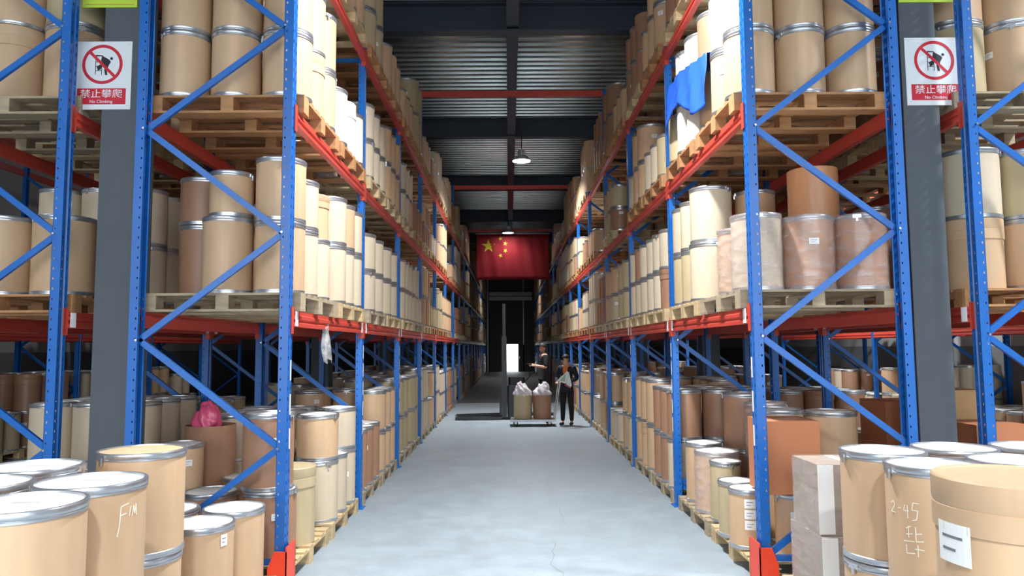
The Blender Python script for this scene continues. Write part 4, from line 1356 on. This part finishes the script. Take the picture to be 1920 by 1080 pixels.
    MB().lathe([(.0, -.028), (.015, -.022), (.011, 0), (.006, .02), (0, .026)], SKIN, 10).build('nose', o, at((0, -.088, -.015)), (hp - .15, 0, hy))
    MB().box(-.020, .020, -.004, .004, -.004, .004, LIP).build('mouth', o, at((0, -.080, -.050)), (hp, 0, hy))
    v, f = [], []
    n1, n2 = 24, 9
    for j in range(n2 + 1):
        for i in range(n1):
            az = 2 * PI * i / n1
            front = max(0, -math.sin(az))
            low = -.35 + 1.05 * (front ** .6)          # hair line, high over the face
            el_ = PI / 2 - (PI / 2 - low) * j / n2
            rr = hair_r
            v.append((rr * .92 * math.cos(az) * math.cos(el_), rr * 1.08 * math.sin(az) * math.cos(el_) + .008, rr * 1.02 * math.sin(el_) + .018))
    for j in range(n2):
        for i in range(n1):
            f.append((j * n1 + i, (j + 1) * n1 + i, (j + 1) * n1 + (i + 1) % n1, j * n1 + (i + 1) % n1))
    ho = MB().add([tuple(Vector(p) * k) for p in v], f, HAIR, True).build('hair', o, tuple(hc), (hp, 0, hy))
    ho.modifiers.new('solid', 'SOLIDIFY').thickness = .012
    return o, V, k
# person at the rack, holding a folded bag, one hand on the cart handle
p1, V1, k1 = person('person in navy jacket beside the cart, looking down at a bright bag', 1.56, (1.20, 16.42, 0), -.35,
       (((.27, -.02, 1.13), (.10, -.24, 1.06), (.02, -.32, 1.06)), ((-.25, -.01, 1.13), (-.20, -.18, 1.04), (-.17, -.27, 1.04))), -.75, .45, True, NAVY, BLK, .098,
       ((.02, .0), (-.02, -.03)))
sf = MB()
sf.add([(-.045, -.137, 1.14), (.045, -.137, 1.14), (.06, -.112, 1.30), (-.06, -.112, 1.30)], [(0, 1, 2, 3)], ORNG)
sf2 = sf.build('shirt_front', p1)
sf2.modifiers.new('solid', 'SOLIDIFY').thickness = .01
BW = mat('bag_white', lin(222, 228, 226), 0.4)
BGn = mat('bag_green', lin(150, 190, 150), 0.4)
BRd = mat('bag_red', lin(196, 60, 70), 0.4)
pb = thing('plastic_bag', 'folded white, green and red printed bag held by the person in navy', 'bag', (1.12, 16.05, .88), (0, 0, -.2))
MB().extrude([(-.17, .12), (.06, .33), (.10, .30), (.02, .06)], -.006, .006, BW, 'y').build('fold', pb)
MB().extrude([(-.11, .13), (.03, .27), (.01, .10)], -.009, -.006, BGn, 'y').build('print_panel', pb)
MB().extrude([(.03, .06), (.10, .30), (.16, .02), (.12, -.03)], -.004, .008, BW, 'y').build('fold', pb)
MB().extrude([(.0, .05), (.12, .0), (.13, -.04), (.01, .02)], -.010, -.004, BRd, 'y').build('print_panel', pb)
# person on the stacker platform
p2, V2, k2 = person('person in charcoal T-shirt standing behind the cart on the stacker, hands held forward', 1.70, (.76, 18.05, .126), -1.35,
       (((.23, -.0, 1.12), (.11, -.24, 1.16), (.06, -.33, 1.17)), ((-.23, .0, 1.12), (-.10, -.23, 1.18), (-.05, -.32, 1.19))), .25, .35, False, GREYT, BLK, .102,
       ((.0, .0), (.0, -.02)))
rd_ = thing('hand_scanner', 'small dark handheld device in the hands of the person on the stacker', 'device', (.40, 17.98, 1.33), (0, 0, -1.35))
MB().cbox(-.04, .04, -.06, .06, -.012, .012, DARK, .008).build('casing', rd_)
MB().box(-.03, .03, -.04, .04, .012, .014, CHROME).build('screen', rd_)
